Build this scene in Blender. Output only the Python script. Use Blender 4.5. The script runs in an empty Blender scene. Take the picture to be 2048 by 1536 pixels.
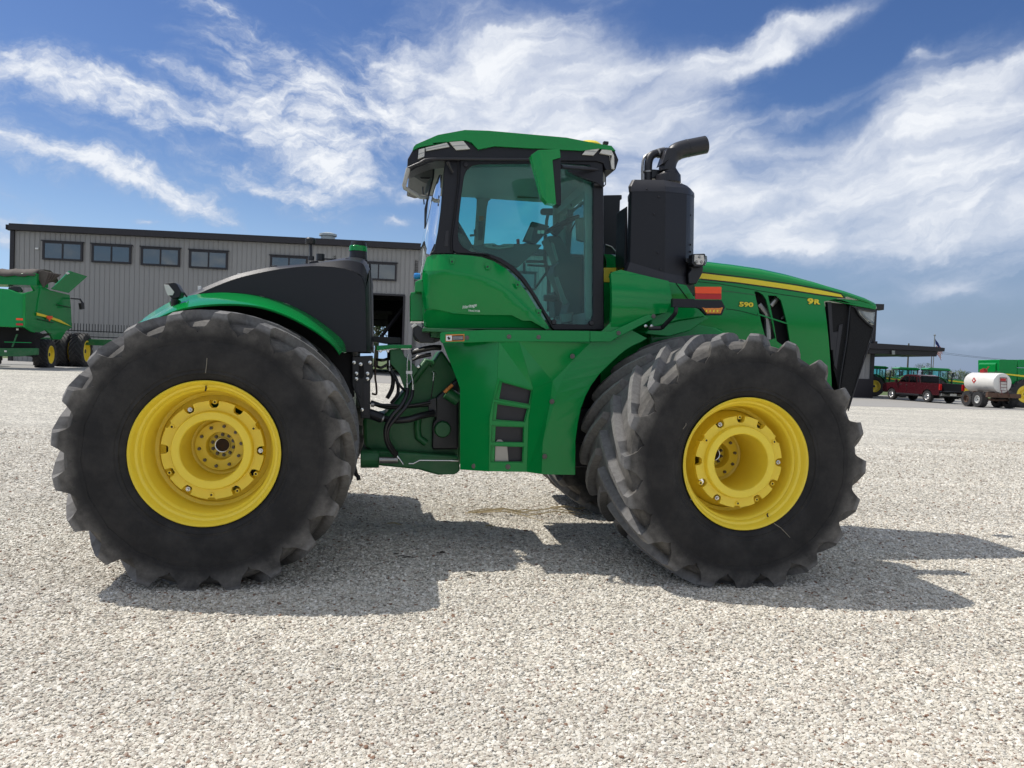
import bpy, bmesh, math, random
from math import sin, cos, pi, radians, sqrt
from mathutils import Vector, Matrix, geometry
random.seed(7)
SC = bpy.context.scene
COL = SC.collection

# ---------------------------------------------------------------- camera
FP, ROLL, PITCH, CAMH = 1539.0, radians(2.06), radians(1.563), 1.72
cam = bpy.data.cameras.new('camera')
cam.sensor_fit = 'HORIZONTAL'; cam.sensor_width = 36.0; cam.lens = 36.0 * FP / 2048.0
cam.clip_start = 0.05; cam.clip_end = 6000
camo = bpy.data.objects.new('camera', cam); COL.objects.link(camo)
_X = Vector((1, 0, 0)); _U = Vector((0, sin(PITCH), cos(PITCH))); _F = Vector((0, cos(PITCH), -sin(PITCH)))
_cx = cos(ROLL) * _X + sin(ROLL) * _U; _cy = -sin(ROLL) * _X + cos(ROLL) * _U
camo.matrix_world = Matrix(((_cx.x, _cy.x, -_F.x, 0), (_cx.y, _cy.y, -_F.y, 0), (_cx.z, _cy.z, -_F.z, CAMH), (0, 0, 0, 1)))
SC.camera = camo

def ray(u, v):
    a = (u - 1024) / FP; b = -(v - 768) / FP
    return (_F + a * _cx + b * _cy)

# ---------------------------------------------------------------- world, sun, exposure
SUN_EL, SUN_AZ = radians(58.5), radians(-68.5)      # azimuth measured from +Y towards +X
W = bpy.data.worlds.new('World'); SC.world = W; W.use_nodes = True
nt = W.node_tree; nt.nodes.clear()
def N(t, **k):
    n = nt.nodes.new(t)
    for a, b in k.items(): setattr(n, a, b)
    return n
out = N('ShaderNodeOutputWorld')
sky = N('ShaderNodeTexSky', sky_type='NISHITA', sun_disc=False)
sky.sun_elevation = SUN_EL; sky.sun_rotation = SUN_AZ
sky.air_density = 1.0; sky.dust_density = 0.5; sky.ozone_density = 2.6; sky.altitude = 300
bg = N('ShaderNodeBackground'); bg.inputs[1].default_value = 0.08
hs = N('ShaderNodeHueSaturation'); hs.inputs['Saturation'].default_value = 1.22; hs.inputs['Hue'].default_value = 0.512
nt.links.new(sky.outputs[0], hs.inputs['Color']); nt.links.new(hs.outputs[0], bg.inputs[0])
tc = N('ShaderNodeTexCoord'); sx = N('ShaderNodeSeparateXYZ'); nt.links.new(tc.outputs['Generated'], sx.inputs[0])
def M(op, a, b=None, c=None):
    n = N('ShaderNodeMath', operation=op)
    for i, x in enumerate((a, b, c)):
        if x is None: continue
        if isinstance(x, (int, float)): n.inputs[i].default_value = x
        else: nt.links.new(x, n.inputs[i])
    return n.outputs[0]
az = M('ARCTAN2', sx.outputs[0], sx.outputs[1]); el = M('ARCSINE', sx.outputs[2])
cb = N('ShaderNodeCombineXYZ'); nt.links.new(az, cb.inputs[0]); nt.links.new(el, cb.inputs[1])
def noise(vec, scale, detail=8, rough=.55, dist=0.0, lac=2.0):
    n = N('ShaderNodeTexNoise'); n.inputs['Scale'].default_value = scale; n.inputs['Detail'].default_value = detail
    n.inputs['Roughness'].default_value = rough; n.inputs['Distortion'].default_value = dist
    n.inputs['Lacunarity'].default_value = lac
    nt.links.new(vec, n.inputs['Vector']); return n
def mapping(vec, loc=(0, 0, 0), rot=0, scale=(1, 1, 1), typ='TEXTURE'):
    m = N('ShaderNodeMapping', vector_type=typ)
    m.inputs['Location'].default_value = loc; m.inputs['Rotation'].default_value = (0, 0, rot); m.inputs['Scale'].default_value = scale
    nt.links.new(vec, m.inputs['Vector']); return m.outputs[0]
# warped angular coordinates
wn = noise(cb.outputs[0], 5.0, 6, .6)
wv = N('ShaderNodeVectorMath', operation='MULTIPLY_ADD')
sub = N('ShaderNodeVectorMath', operation='SUBTRACT'); nt.links.new(wn.outputs['Color'], sub.inputs[0]); sub.inputs[1].default_value = (.5, .5, .5)
nt.links.new(sub.outputs[0], wv.inputs[0]); wv.inputs[1].default_value = (.16, .11, 0); nt.links.new(cb.outputs[0], wv.inputs[2])
WC = wv.outputs[0]
def azel(u, v):
    d = ray(u, v).normalized(); return math.atan2(d.x, d.y), math.asin(d.z)
# (u, v, half length px, half height px, rotation deg (image, clockwise down), amplitude)
CLOUDS = [(1050, 250, 560, 170, 0, .42), (1720, 390, 560, 170, -8, .42), (520, 290, 360, 150, 14, .12), (1250, 430, 420, 130, 0, .35), (1800, 560, 420, 60, 0, .3), (70, 165, 260, 62, 8, 1.0), (230, 195, 170, 50, 22, .8), (350, 225, 230, 42, 5, 1.0), (500, 215, 130, 26, 3, .7), (360, 152, 90, 18, 8, .7), (600, 290, 220, 95, 30, .95), (690, 330, 150, 60, 20, .6),
          (150, 330, 260, 34, 14, 1.1), (330, 380, 210, 40, 18, 1.1), (520, 375, 240, 42, 12, .8), (640, 345, 90, 20, 10, .6), (720, 380, 120, 20, 5, .5), (460, 100, 260, 50, 38, .4), (430, 10, 220, 34, 25, .5), (620, 175, 200, 40, 35, .5), (740, 150, 200, 110, 30, .4),
          (610, 180, 40, 50, 60, .6), (830, 150, 110, 90, -10, 1.1), (960, 150, 160, 110, 0, 1.0), (1130, 130, 230, 130, -5, 1.2), (1280, 160, 260, 80, -12, 1.0), (1000, 250, 330, 90, 0, 1.0), (1450, 120, 260, 42, -18, .95), (1560, 65, 200, 40, -24, .9), (1680, 15, 160, 28, -15, .7), (1050, 40, 60, 30, 0, .4),
          (1300, 250, 260, 70, -4, .8), (1620, 215, 260, 22, -8, .35), (1980, 170, 200, 70, -35, 1.0), (1850, 260, 300, 60, -18, .95), (2020, 250, 200, 110, -10, .9), (1780, 360, 460, 100, -8, 1.05), (1480, 310, 330, 55, -6, .7),
          (1450, 450, 420, 80, -3, 1.1), (1650, 480, 300, 60, 0, .8), (1980, 440, 260, 60, 6, .8), (1900, 110, 120, 40, -30, .4), (1860, 110, 30, 18, 0, .5), (1950, 560, 300, 35, 4, .35), (1900, 660, 300, 30, 0, .5), (60, 450, 260, 45, 5, .9), (830, 410, 60, 26, 0, .8), (800, 460, 60, 16, 0, .7),
          (820, 250, 200, 60, 10, .6), (2350, 350, 400, 160, -10, .9), (-250, 230, 330, 100, 10, .7), (1180, 400, 200, 70, 0, .8), (280, 438, 26, 8, 0, .8), (1400, 390, 150, 50, 10, .6),
          (700, -120, 500, 70, 20, .5), (1500, -150, 500, 80, -15, .5)]
acc = None
for (u, v, a, b, rr, amp) in CLOUDS:
    A, E_ = azel(u, v)
    mp = mapping(WC, (A, E_, 0), -radians(rr) - ROLL, (a / FP * 1.36, b / FP * 1.45, 1))
    g = N('ShaderNodeTexGradient', gradient_type='QUADRATIC_SPHERE'); nt.links.new(mp, g.inputs[0])
    acc = M('MULTIPLY_ADD', g.outputs['Fac'], amp * 1.05, acc if acc is not None else 0.0)
# elsewhere (beside, behind and above the view): denser cloud, added to brighten the shadows
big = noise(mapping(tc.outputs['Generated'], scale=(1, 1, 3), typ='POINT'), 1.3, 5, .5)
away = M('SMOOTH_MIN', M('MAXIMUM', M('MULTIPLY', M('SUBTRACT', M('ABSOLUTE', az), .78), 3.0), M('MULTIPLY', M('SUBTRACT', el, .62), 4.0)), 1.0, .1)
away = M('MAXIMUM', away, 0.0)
fill_cloud = M('MULTIPLY', M('MULTIPLY', M('SUBTRACT', big.outputs['Fac'], .30), 4.5), away)
acc = M('ADD', acc, M('MAXIMUM', fill_cloud, 0.0))
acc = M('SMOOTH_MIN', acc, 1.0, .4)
# streaky fibres and small lumps
st = noise(mapping(WC, rot=radians(-16), scale=(1, .22, 1)), 6.0, 12, .64, .5)
st2 = noise(mapping(WC, rot=radians(14), scale=(1, .30, 1)), 6.5, 8, .56, .3)
lump = noise(mapping(WC, rot=radians(8), scale=(1, .55, 1)), 30.0, 6, .62)
sidew = N('ShaderNodeMapRange', interpolation_type='SMOOTHSTEP'); nt.links.new(az, sidew.inputs[0]); sidew.inputs[1].default_value = -.25; sidew.inputs[2].default_value = .0
fib = M('ADD', M('MULTIPLY', st.outputs['Fac'], M('SUBTRACT', 1.0, sidew.outputs[0])), M('MULTIPLY', st2.outputs['Fac'], sidew.outputs[0]))
tex = M('ADD', M('MULTIPLY', M('SUBTRACT', fib, .5), 2.0), M('MULTIPLY', M('MULTIPLY', M('SUBTRACT', lump.outputs['Fac'], .5), 2.4), M('SUBTRACT', 1.2, sidew.outputs[0])))
veil = M('MULTIPLY', M('MAXIMUM', M('SUBTRACT', fib, .50), 0.0), .9)
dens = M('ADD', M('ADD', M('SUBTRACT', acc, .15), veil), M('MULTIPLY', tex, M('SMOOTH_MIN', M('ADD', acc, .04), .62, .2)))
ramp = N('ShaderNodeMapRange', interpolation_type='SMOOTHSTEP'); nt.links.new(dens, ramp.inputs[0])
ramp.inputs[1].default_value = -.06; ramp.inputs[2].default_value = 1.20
hz_ = N('ShaderNodeMapRange', interpolation_type='SMOOTHSTEP'); nt.links.new(el, hz_.inputs[0]); hz_.inputs[1].default_value = .26; hz_.inputs[2].default_value = -.01; hz_.inputs[4].default_value = .9
cbg = N('ShaderNodeBackground'); cbg.inputs[1].default_value = 1.0
cr = N('ShaderNodeMapRange'); nt.links.new(dens, cr.inputs[0]); cr.inputs[1].default_value = .05; cr.inputs[2].default_value = 1.15
low = M('MULTIPLY', M('SUBTRACT', .26, el), 1.7); low = M('MINIMUM', M('MAXIMUM', low, 0.0), .55)
br = M('SUBTRACT', cr.outputs[0], low)
cmix = N('ShaderNodeMix', data_type='RGBA'); nt.links.new(br, cmix.inputs[0])
cmix.inputs[6].default_value = (.36, .43, .57, 1); cmix.inputs[7].default_value = (.78, .80, .83, 1)
nt.links.new(cmix.outputs[2], cbg.inputs[0])
hbg = N('ShaderNodeBackground'); hbg.inputs[1].default_value = 1.0
rl = N('ShaderNodeMapRange', interpolation_type='SMOOTHSTEP'); nt.links.new(az, rl.inputs[0]); rl.inputs[1].default_value = -.5; rl.inputs[2].default_value = .65
hcol = N('ShaderNodeMix', data_type='RGBA'); nt.links.new(rl.outputs[0], hcol.inputs[0]); hcol.inputs[6].default_value = (.34, .52, .80, 1); hcol.inputs[7].default_value = (.19, .255, .39, 1)
nt.links.new(hcol.outputs[2], hbg.inputs[0])
mh = N('ShaderNodeMixShader'); nt.links.new(hz_.outputs[0], mh.inputs[0]); nt.links.new(bg.outputs[0], mh.inputs[1]); nt.links.new(hbg.outputs[0], mh.inputs[2])
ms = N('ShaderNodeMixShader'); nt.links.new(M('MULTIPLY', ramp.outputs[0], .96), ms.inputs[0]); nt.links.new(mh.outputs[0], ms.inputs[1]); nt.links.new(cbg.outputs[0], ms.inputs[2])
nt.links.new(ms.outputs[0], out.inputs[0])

sl = bpy.data.lights.new('sun', 'SUN'); sl.energy = 3.35; sl.angle = radians(0.53); sl.color = (1.0, .95, .88)
so = bpy.data.objects.new('sun', sl); COL.objects.link(so)
sd = Vector((sin(SUN_AZ) * cos(SUN_EL), cos(SUN_AZ) * cos(SUN_EL), sin(SUN_EL)))
so.rotation_euler = sd.to_track_quat('Z', 'Y').to_euler(); so.location = sd * 50
vs = SC.view_settings; vs.view_transform = 'Standard'; vs.look = 'None'; vs.gamma = 1; vs.exposure = 0.28; vs.use_curve_mapping = False

# ---------------------------------------------------------------- materials
MATS = {}
def mat(name, col, rough=.5, metal=0.0, coat=0.0, n_scale=6.0, n_amt=.10, bump=0.0, b_scale=60.0, spec=.5, dust=0.0, dust_col=(.32, .28, .22)):
    if name in MATS: return MATS[name]
    m = bpy.data.materials.new(name); m.use_nodes = True; t = m.node_tree; b = t.nodes['Principled BSDF']
    b.inputs['Roughness'].default_value = rough; b.inputs['Metallic'].default_value = metal
    b.inputs['Coat Weight'].default_value = coat; b.inputs['Coat Roughness'].default_value = .04; b.inputs['Specular IOR Level'].default_value = spec
    tcn = t.nodes.new('ShaderNodeTexCoord'); nz = t.nodes.new('ShaderNodeTexNoise')
    nz.inputs['Scale'].default_value = n_scale; nz.inputs['Detail'].default_value = 6; nz.inputs['Roughness'].default_value = .6
    t.links.new(tcn.outputs['Object'], nz.inputs['Vector'])
    mx = t.nodes.new('ShaderNodeMix'); mx.data_type = 'RGBA'
    mx.inputs[6].default_value = tuple(max(0, c * (1 - n_amt)) for c in col) + (1,)
    mx.inputs[7].default_value = tuple(min(1, c * (1 + n_amt)) for c in col) + (1,)
    t.links.new(nz.outputs['Fac'], mx.inputs[0]); src = mx.outputs[2]
    if dust > 0:
        nd = t.nodes.new('ShaderNodeTexNoise'); nd.inputs['Scale'].default_value = n_scale * .7; nd.inputs['Detail'].default_value = 9; nd.inputs['Roughness'].default_value = .7
        t.links.new(tcn.outputs['Object'], nd.inputs['Vector'])
        mr = t.nodes.new('ShaderNodeMapRange'); mr.inputs[1].default_value = .42; mr.inputs[2].default_value = .75; mr.inputs[4].default_value = dust
        t.links.new(nd.outputs['Fac'], mr.inputs[0])
        m2 = t.nodes.new('ShaderNodeMix'); m2.data_type = 'RGBA'; t.links.new(mr.outputs[0], m2.inputs[0]); t.links.new(src, m2.inputs[6])
        m2.inputs[7].default_value = dust_col + (1,); src = m2.outputs[2]
    t.links.new(src, b.inputs['Base Color'])
    mr = t.nodes.new('ShaderNodeMapRange'); mr.inputs[3].default_value = max(.02, rough - .06); mr.inputs[4].default_value = min(1, rough + .08)
    t.links.new(nz.outputs['Fac'], mr.inputs[0]); t.links.new(mr.outputs[0], b.inputs['Roughness'])
    if bump > 0:
        nb = t.nodes.new('ShaderNodeTexNoise'); nb.inputs['Scale'].default_value = b_scale; nb.inputs['Detail'].default_value = 4
        t.links.new(tcn.outputs['Object'], nb.inputs['Vector'])
        bp = t.nodes.new('ShaderNodeBump'); bp.inputs['Strength'].default_value = bump; bp.inputs['Distance'].default_value = .01
        t.links.new(nb.outputs['Fac'], bp.inputs['Height']); t.links.new(bp.outputs[0], b.inputs['Normal'])
    MATS[name] = m; return m
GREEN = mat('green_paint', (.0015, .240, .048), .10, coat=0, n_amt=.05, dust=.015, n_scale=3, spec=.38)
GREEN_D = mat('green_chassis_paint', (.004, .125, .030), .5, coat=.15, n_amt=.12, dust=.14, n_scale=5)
YELLOW = mat('yellow_paint', (.90, .69, .05), .42, coat=.15, n_amt=.05, dust=.08, n_scale=4, bump=.05, b_scale=90)
YELLOW_D = mat('dusty_yellow_paint', (.55, .38, .05), .6, n_amt=.12, dust=.35, n_scale=9)
DECAL_Y = mat('yellow_decal', (.85, .68, .03), .35, n_amt=.02)
BLACKP = mat('black_moulded_plastic', (.0115, .012, .0165), .42, spec=.35, n_amt=.15, bump=.12, b_scale=240)
BLACK = mat('black_paint', (.010, .011, .014), .38, n_amt=.1)
BLACKM = mat('black_steel', (.017, .0165, .021), .42, n_amt=.12, n_scale=12, bump=.1, b_scale=180)
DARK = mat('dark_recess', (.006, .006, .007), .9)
HOSE = mat('rubber_hose', (.010, .010, .012), .35)
CHROME = mat('bright_steel', (.62, .62, .60), .18, metal=1.0, n_amt=.05)
STEEL = mat('dull_steel', (.34, .33, .31), .38, metal=.9, n_amt=.15)
BOLT = mat('weathered_bolt_steel', (.14, .13, .12), .5, metal=.5, n_amt=.2, n_scale=40)
RUST = mat('rusty_hub_grease', (.035, .018, .012), .7, n_amt=.4, n_scale=30)
WHITE = mat('white_plastic', (.75, .75, .72), .4)
LENS = mat('lamp_lens', (.62, .60, .54), .12, coat=.6, n_amt=.12, n_scale=30)
AMBER = mat('amber_lens', (.75, .22, .01), .2, coat=.5, n_amt=.25, n_scale=60)
ORANGE = mat('orange_reflector_sheet', (.95, .085, .012), .35, n_amt=.04)
RED = mat('red_reflector_sheet', (.48, .012, .015), .35, n_amt=.05)
CABGREY = mat('cab_trim_grey', (.36, .37, .34), .65, n_amt=.1)
CABDARK = mat('cab_console_grey', (.10, .11, .105), .6, n_amt=.15)
STICKER_O = mat('orange_sticker', (.72, .26, .05), .5)
INK = mat('printed_ink', (.012, .012, .014), .5)
WHITEP = mat('white_print', (.82, .84, .82), .5, n_amt=.02)

def glass_mat(name, tint, gloss=.12, rough=.0, dirt=0.0):
    m = bpy.data.materials.new(name); m.use_nodes = True; t = m.node_tree; t.nodes.clear()
    o = t.nodes.new('ShaderNodeOutputMaterial'); tr = t.nodes.new('ShaderNodeBsdfTransparent'); tr.inputs[0].default_value = tint + (1,)
    g = t.nodes.new('ShaderNodeBsdfGlossy'); g.inputs['Roughness'].default_value = rough; g.inputs[0].default_value = (.9, .95, .95, 1)
    fr = t.nodes.new('ShaderNodeFresnel'); fr.inputs[0].default_value = 1.5
    ad = t.nodes.new('ShaderNodeMath'); ad.operation = 'ADD'; ad.inputs[1].default_value = gloss; t.links.new(fr.outputs[0], ad.inputs[0])
    mx = t.nodes.new('ShaderNodeMixShader'); t.links.new(ad.outputs[0], mx.inputs[0]); t.links.new(tr.outputs[0], mx.inputs[1]); t.links.new(g.outputs[0], mx.inputs[2])
    last = mx.outputs[0]
    if dirt > 0:
        df = t.nodes.new('ShaderNodeBsdfDiffuse'); df.inputs[0].default_value = (.35, .42, .40, 1)
        nz = t.nodes.new('ShaderNodeTexNoise'); nz.inputs['Scale'].default_value = 4; nz.inputs['Detail'].default_value = 6
        tcn = t.nodes.new('ShaderNodeTexCoord'); t.links.new(tcn.outputs['Object'], nz.inputs['Vector'])
        k = t.nodes.new('ShaderNodeMath'); k.operation = 'MULTIPLY'; k.inputs[1].default_value = dirt * 2; t.links.new(nz.outputs['Fac'], k.inputs[0])
        m3 = t.nodes.new('ShaderNodeMixShader'); t.links.new(k.outputs[0], m3.inputs[0]); t.links.new(last, m3.inputs[1]); t.links.new(df.outputs[0], m3.inputs[2]); last = m3.outputs[0]
    t.links.new(last, o.inputs[0]); MATS[name] = m; return m
CABGLASS = glass_mat('teal_cab_glass', (.67, .94, .91), -.015, dirt=.028)
REARGLASS = glass_mat('curved_rear_glass', (.40, .62, .62), .30, dirt=.03)
WINGLASS = glass_mat('building_window_glass', (.05, .06, .08), .12, .02, dirt=.06)
DARKGLASS = glass_mat('dark_vehicle_glass', (.10, .12, .12), .05)
CLEAR = glass_mat('clear_lamp_cover', (.85, .88, .90), .08)

def rubber():
    m = bpy.data.materials.new('dusty_tyre_rubber'); m.use_nodes = True; t = m.node_tree; b = t.nodes['Principled BSDF']
    tcn = t.nodes.new('ShaderNodeTexCoord'); sp = t.nodes.new('ShaderNodeSeparateXYZ'); t.links.new(tcn.outputs['Object'], sp.inputs[0])
    def mt(op, a, c=None, d=None):
        n = t.nodes.new('ShaderNodeMath'); n.operation = op
        for i, x in enumerate((a, c, d)):
            if x is None: continue
            if isinstance(x, (int, float)): n.inputs[i].default_value = x
            else: t.links.new(x, n.inputs[i])
        return n.outputs[0]
    r = mt('SQRT', mt('ADD', mt('POWER', sp.outputs[0], 2), mt('POWER', sp.outputs[2], 2)))
    nz = t.nodes.new('ShaderNodeTexNoise'); nz.inputs['Scale'].default_value = 4.5; nz.inputs['Detail'].default_value = 10; nz.inputs['Roughness'].default_value = .68
    t.links.new(tcn.outputs['Object'], nz.inputs['Vector'])
    n2 = t.nodes.new('ShaderNodeTexNoise'); n2.inputs['Scale'].default_value = 26; n2.inputs['Detail'].default_value = 6; n2.inputs['Roughness'].default_value = .7
    t.links.new(tcn.outputs['Object'], n2.inputs['Vector'])
    tread = t.nodes.new('ShaderNodeMapRange'); tread.inputs[1].default_value = .84; tread.inputs[2].default_value = .93; t.links.new(r, tread.inputs[0])
    top = t.nodes.new('ShaderNodeMapRange'); top.inputs[1].default_value = .965; top.inputs[2].default_value = 1.0; t.links.new(r, top.inputs[0])
    a = t.nodes.new('ShaderNodeMapRange'); a.inputs[1].default_value = .40; a.inputs[2].default_value = .72; t.links.new(nz.outputs['Fac'], a.inputs[0])
    side = mt('MULTIPLY', a.outputs[0], .16)
    f = mt('ADD', side, mt('MULTIPLY', tread.outputs[0], mt('ADD', .24, mt('MULTIPLY', a.outputs[0], .66))))
    f = mt('MULTIPLY', f, mt('ADD', .55, mt('MULTIPLY', n2.outputs['Fac'], .9)))
    m1 = t.nodes.new('ShaderNodeMix'); m1.data_type = 'RGBA'; t.links.new(f, m1.inputs[0]); m1.inputs[6].default_value = (.0115, .011, .0115, 1); m1.inputs[7].default_value = (.150, .140, .126, 1)
    m2 = t.nodes.new('ShaderNodeMix'); m2.data_type = 'RGBA'; t.links.new(mt('MULTIPLY', top.outputs[0], mt('MULTIPLY', n2.outputs['Fac'], 1.2)), m2.inputs[0]); t.links.new(m1.outputs[2], m2.inputs[6]); m2.inputs[7].default_value = (.23, .225, .22, 1)
    t.links.new(m2.outputs[2], b.inputs['Base Color']); b.inputs['Roughness'].default_value = .72; b.inputs['Specular IOR Level'].default_value = .35
    bp = t.nodes.new('ShaderNodeBump'); bp.inputs['Strength'].default_value = .35; bp.inputs['Distance'].default_value = .012
    t.links.new(mt('ADD', nz.outputs['Fac'], mt('MULTIPLY', n2.outputs['Fac'], .5)), bp.inputs['Height']); t.links.new(bp.outputs[0], b.inputs['Normal'])
    MATS['rub'] = m; return m
RUBBER = rubber()
RUBBER_FAR = mat('worn_tyre_rubber', (.024, .024, .026), .75, n_amt=.3, n_scale=5, dust=.12)

# ---------------------------------------------------------------- mesh helpers
class MB:
    def __init__(s): s.v = []; s.f = []
    def add(s, vs_, fs):
        o = len(s.v); s.v += [tuple(p) for p in vs_]; s.f += [tuple(i + o for i in q) for q in fs]; return s
    def box(s, c, d, rz=0.0, M_=None):
        x, y, z = d[0] / 2, d[1] / 2, d[2] / 2
        p = [Vector((a, b, e)) for a in (-x, x) for b in (-y, y) for e in (-z, z)]
        R = M_ if M_ is not None else Matrix.Rotation(rz, 3, 'Z')
        p = [R @ q + Vector(c) for q in p]
        return s.add(p, [(0, 1, 3, 2), (4, 6, 7, 5), (0, 4, 5, 1), (2, 3, 7, 6), (0, 2, 6, 4), (1, 5, 7, 3)])
    def prism(s, loop, a, b, holes=(), axis='y'):
        """loop of 2D points; extruded from a to b along axis. axis y: (x,z); x: (y,z); z: (x,y)"""
        loops = [list(loop)] + [list(h) for h in holes]
        flat = [p for l in loops for p in l]
        tri = geometry.tessellate_polygon([[Vector((p[0], p[1], 0)) for p in l] for l in loops])
        def P(p, h):
            return (p[0], h, p[1]) if axis == 'y' else (h, p[0], p[1]) if axis == 'x' else (p[0], p[1], h)
        n = len(flat); vs_ = [P(p, a) for p in flat] + [P(p, b) for p in flat]; fs = []
        for t3 in tri: fs.append(tuple(t3)); fs.append(tuple(i + n for i in reversed(t3)))
        o = 0
        for l in loops:
            k = len(l)
            for i in range(k): fs.append((o + i, o + (i + 1) % k, o + (i + 1) % k + n, o + i + n))
            o += k
        return s.add(vs_, fs)
    def tube(s, pts, r, n=8, cap=True):
        pts = [Vector(p) for p in pts]; rs = r if isinstance(r, (list, tuple)) else [r] * len(pts)
        up = None; rings = []
        for i, p in enumerate(pts):
            d = (pts[min(i + 1, len(pts) - 1)] - pts[max(i - 1, 0)]).normalized()
            if up is None:
                up = Vector((0, 0, 1)) if abs(d.z) < .9 else Vector((1, 0, 0))
            a = d.cross(up).normalized(); up = a.cross(d).normalized()
            rings.append([p + rs[i] * (cos(2 * pi * k / n) * a + sin(2 * pi * k / n) * up) for k in range(n)])
        fs = []
        for i in range(len(pts) - 1):
            for k in range(n): fs.append((i * n + k, i * n + (k + 1) % n, (i + 1) * n + (k + 1) % n, (i + 1) * n + k))
        if cap: fs.append(tuple(range(n - 1, -1, -1))); fs.append(tuple((len(pts) - 1) * n + k for k in range(n)))
        return s.add([q for rg in rings for q in rg], fs)
    def lathe(s, prof, n=32, c=(0, 0, 0), axis='y', a0=0.0):
        """prof: (r,h) points, revolved about axis through c"""
        vs_ = []
        for (r, h) in prof:
            for k in range(n):
                t = 2 * pi * k / n + a0; x, y = r * cos(t), r * sin(t)
                p = (x, h, y) if axis == 'y' else (x, y, h) if axis == 'z' else (h, x, y)
                vs_.append((p[0] + c[0], p[1] + c[1], p[2] + c[2]))
        fs = [(i * n + k, i * n + (k + 1) % n, (i + 1) * n + (k + 1) % n, (i + 1) * n + k) for i in range(len(prof) - 1) for k in range(n)]
        return s.add(vs_, fs)
    def disc(s, r, h, n=24, c=(0, 0, 0), axis='y'):
        return s.lathe([(0.0001, h), (r, h)], n, c, axis)
    def loft(s, rows, close=False, caps=False):
        n = len(rows[0]); vs_ = [p for r_ in rows for p in r_]; fs = []
        for i in range(len(rows) - 1):
            for k in range(n if close else n - 1): fs.append((i * n + k, i * n + (k + 1) % n, (i + 1) * n + (k + 1) % n, (i + 1) * n + k))
        if caps: fs.append(tuple(range(n))); fs.append(tuple(reversed([(len(rows) - 1) * n + k for k in range(n)])))
        return s.add(vs_, fs)
    def mesh(s, name, m, smooth=35):
        me = bpy.data.meshes.new(name); me.from_pydata(s.v, [], s.f); me.update()
        bm = bmesh.new(); bm.from_mesh(me); bmesh.ops.recalc_face_normals(bm, faces=bm.faces); bm.to_mesh(me); bm.free()
        me.materials.append(m)
        if smooth:
            for p in me.polygons: p.use_smooth = True
            me.set_sharp_from_angle(angle=radians(smooth))
        return me
    def done(s, name, m, parent=None, bevel=0.0, smooth=35, loc=None, rot=None, label=None, solid=0.0, seg=2):
        o = bpy.data.objects.new(name, s.mesh(name, m, smooth)); COL.objects.link(o)
        if parent is not None: o.parent = parent
        if loc is not None: o.location = loc
        if rot is not None: o.rotation_euler = rot
        if solid:
            q = o.modifiers.new('solid', 'SOLIDIFY'); q.thickness = solid; q.offset = 0
        if bevel:
            q = o.modifiers.new('bevel', 'BEVEL'); q.width = bevel; q.segments = seg; q.limit_method = 'ANGLE'; q.angle_limit = radians(25); q.harden_normals = True
        if label: o['label'] = label
        return o
def empty(name, parent=None, loc=(0, 0, 0), rot=(0, 0, 0)):
    o = bpy.data.objects.new(name, None); COL.objects.link(o); o.empty_display_size = .3
    o.location = loc; o.rotation_euler = rot
    if parent is not None: o.parent = parent
    return o
def tag(o, label, cat, group=None):
    o['label'] = label; o['category'] = cat
    if group: o['group'] = group
    return o
def inst(me, name, parent=None, loc=(0, 0, 0), rot=(0, 0, 0), scale=None):
    o = bpy.data.objects.new(name, me); COL.objects.link(o); o.parent = parent; o.location = loc; o.rotation_euler = rot
    if scale: o.scale = scale
    return o
def copy_tree(o, parent=None):
    c = o.copy(); COL.objects.link(c); c.parent = parent
    for ch in list(o.children): copy_tree(ch, c)
    return c
def text_obj(body, name, m, parent, loc, size, sxy=(1, 1), offset=.0, shear=0.0, ext=.002, rot=(pi / 2, 0, 0)):
    cu = bpy.data.curves.new(name, 'FONT'); cu.body = body; cu.size = size; cu.extrude = ext; cu.offset = offset; cu.shear = shear; cu.resolution_u = 3
    tmp = bpy.data.objects.new('tmp', cu); COL.objects.link(tmp)
    bpy.context.view_layer.update()
    me = bpy.data.meshes.new_from_object(tmp.evaluated_get(bpy.context.evaluated_depsgraph_get()))
    bpy.data.objects.remove(tmp); me.materials.clear(); me.materials.append(m)
    o = inst(me, name, parent, loc, rot, (sxy[0], sxy[1], 1)); return o

class Frame:
    def __init__(s, o, yaw):
        s.o = Vector((o[0], o[1], o[2] if len(o) > 2 else 0)); s.yaw = yaw
        s.R = Matrix.Rotation(-yaw, 3, 'Z'); s.c = s.R @ (Vector((0, 0, CAMH)) - s.o)
    def xz(s, u, v, t=0.0):            # photo point -> (x,z) on the plane local y = -t
        d = s.R @ ray(u, v); k = (-t - s.c.y) / d.y; return (s.c.x + d.x * k, s.c.z + d.z * k)
    def yz(s, u, v, x):
        d = s.R @ ray(u, v); k = (x - s.c.x) / d.x; return (s.c.y + d.y * k, s.c.z + d.z * k)
    def p3(s, u, v, t):
        x, z = s.xz(u, v, t); return (x, -t, z)
def C(ox, oy, sc):                     # reader for coordinates measured in an enlarged crop
    return lambda x, y: (ox + x / sc, oy + y / sc)

# ================================================================ SETTING
def sstep(a, b, x):
    t = min(1, max(0, (x - a) / (b - a))); return t * t * (3 - 2 * t)
def ground_z(x, y):
    return .60 * sstep(15, 34, y) * sstep(14, -14, x) + .10 * sstep(34, 50, y) * sstep(14, -20, x)
def ground_hit(u, v, zoff=0.0):
    d = ray(u, v); k = 1.0
    for _ in range(60):
        x, y = d.x * k, d.y * k; z = ground_z(x, y) + zoff
        k = (z - CAMH) / d.z
    return (d.x * k, d.y * k)

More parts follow.
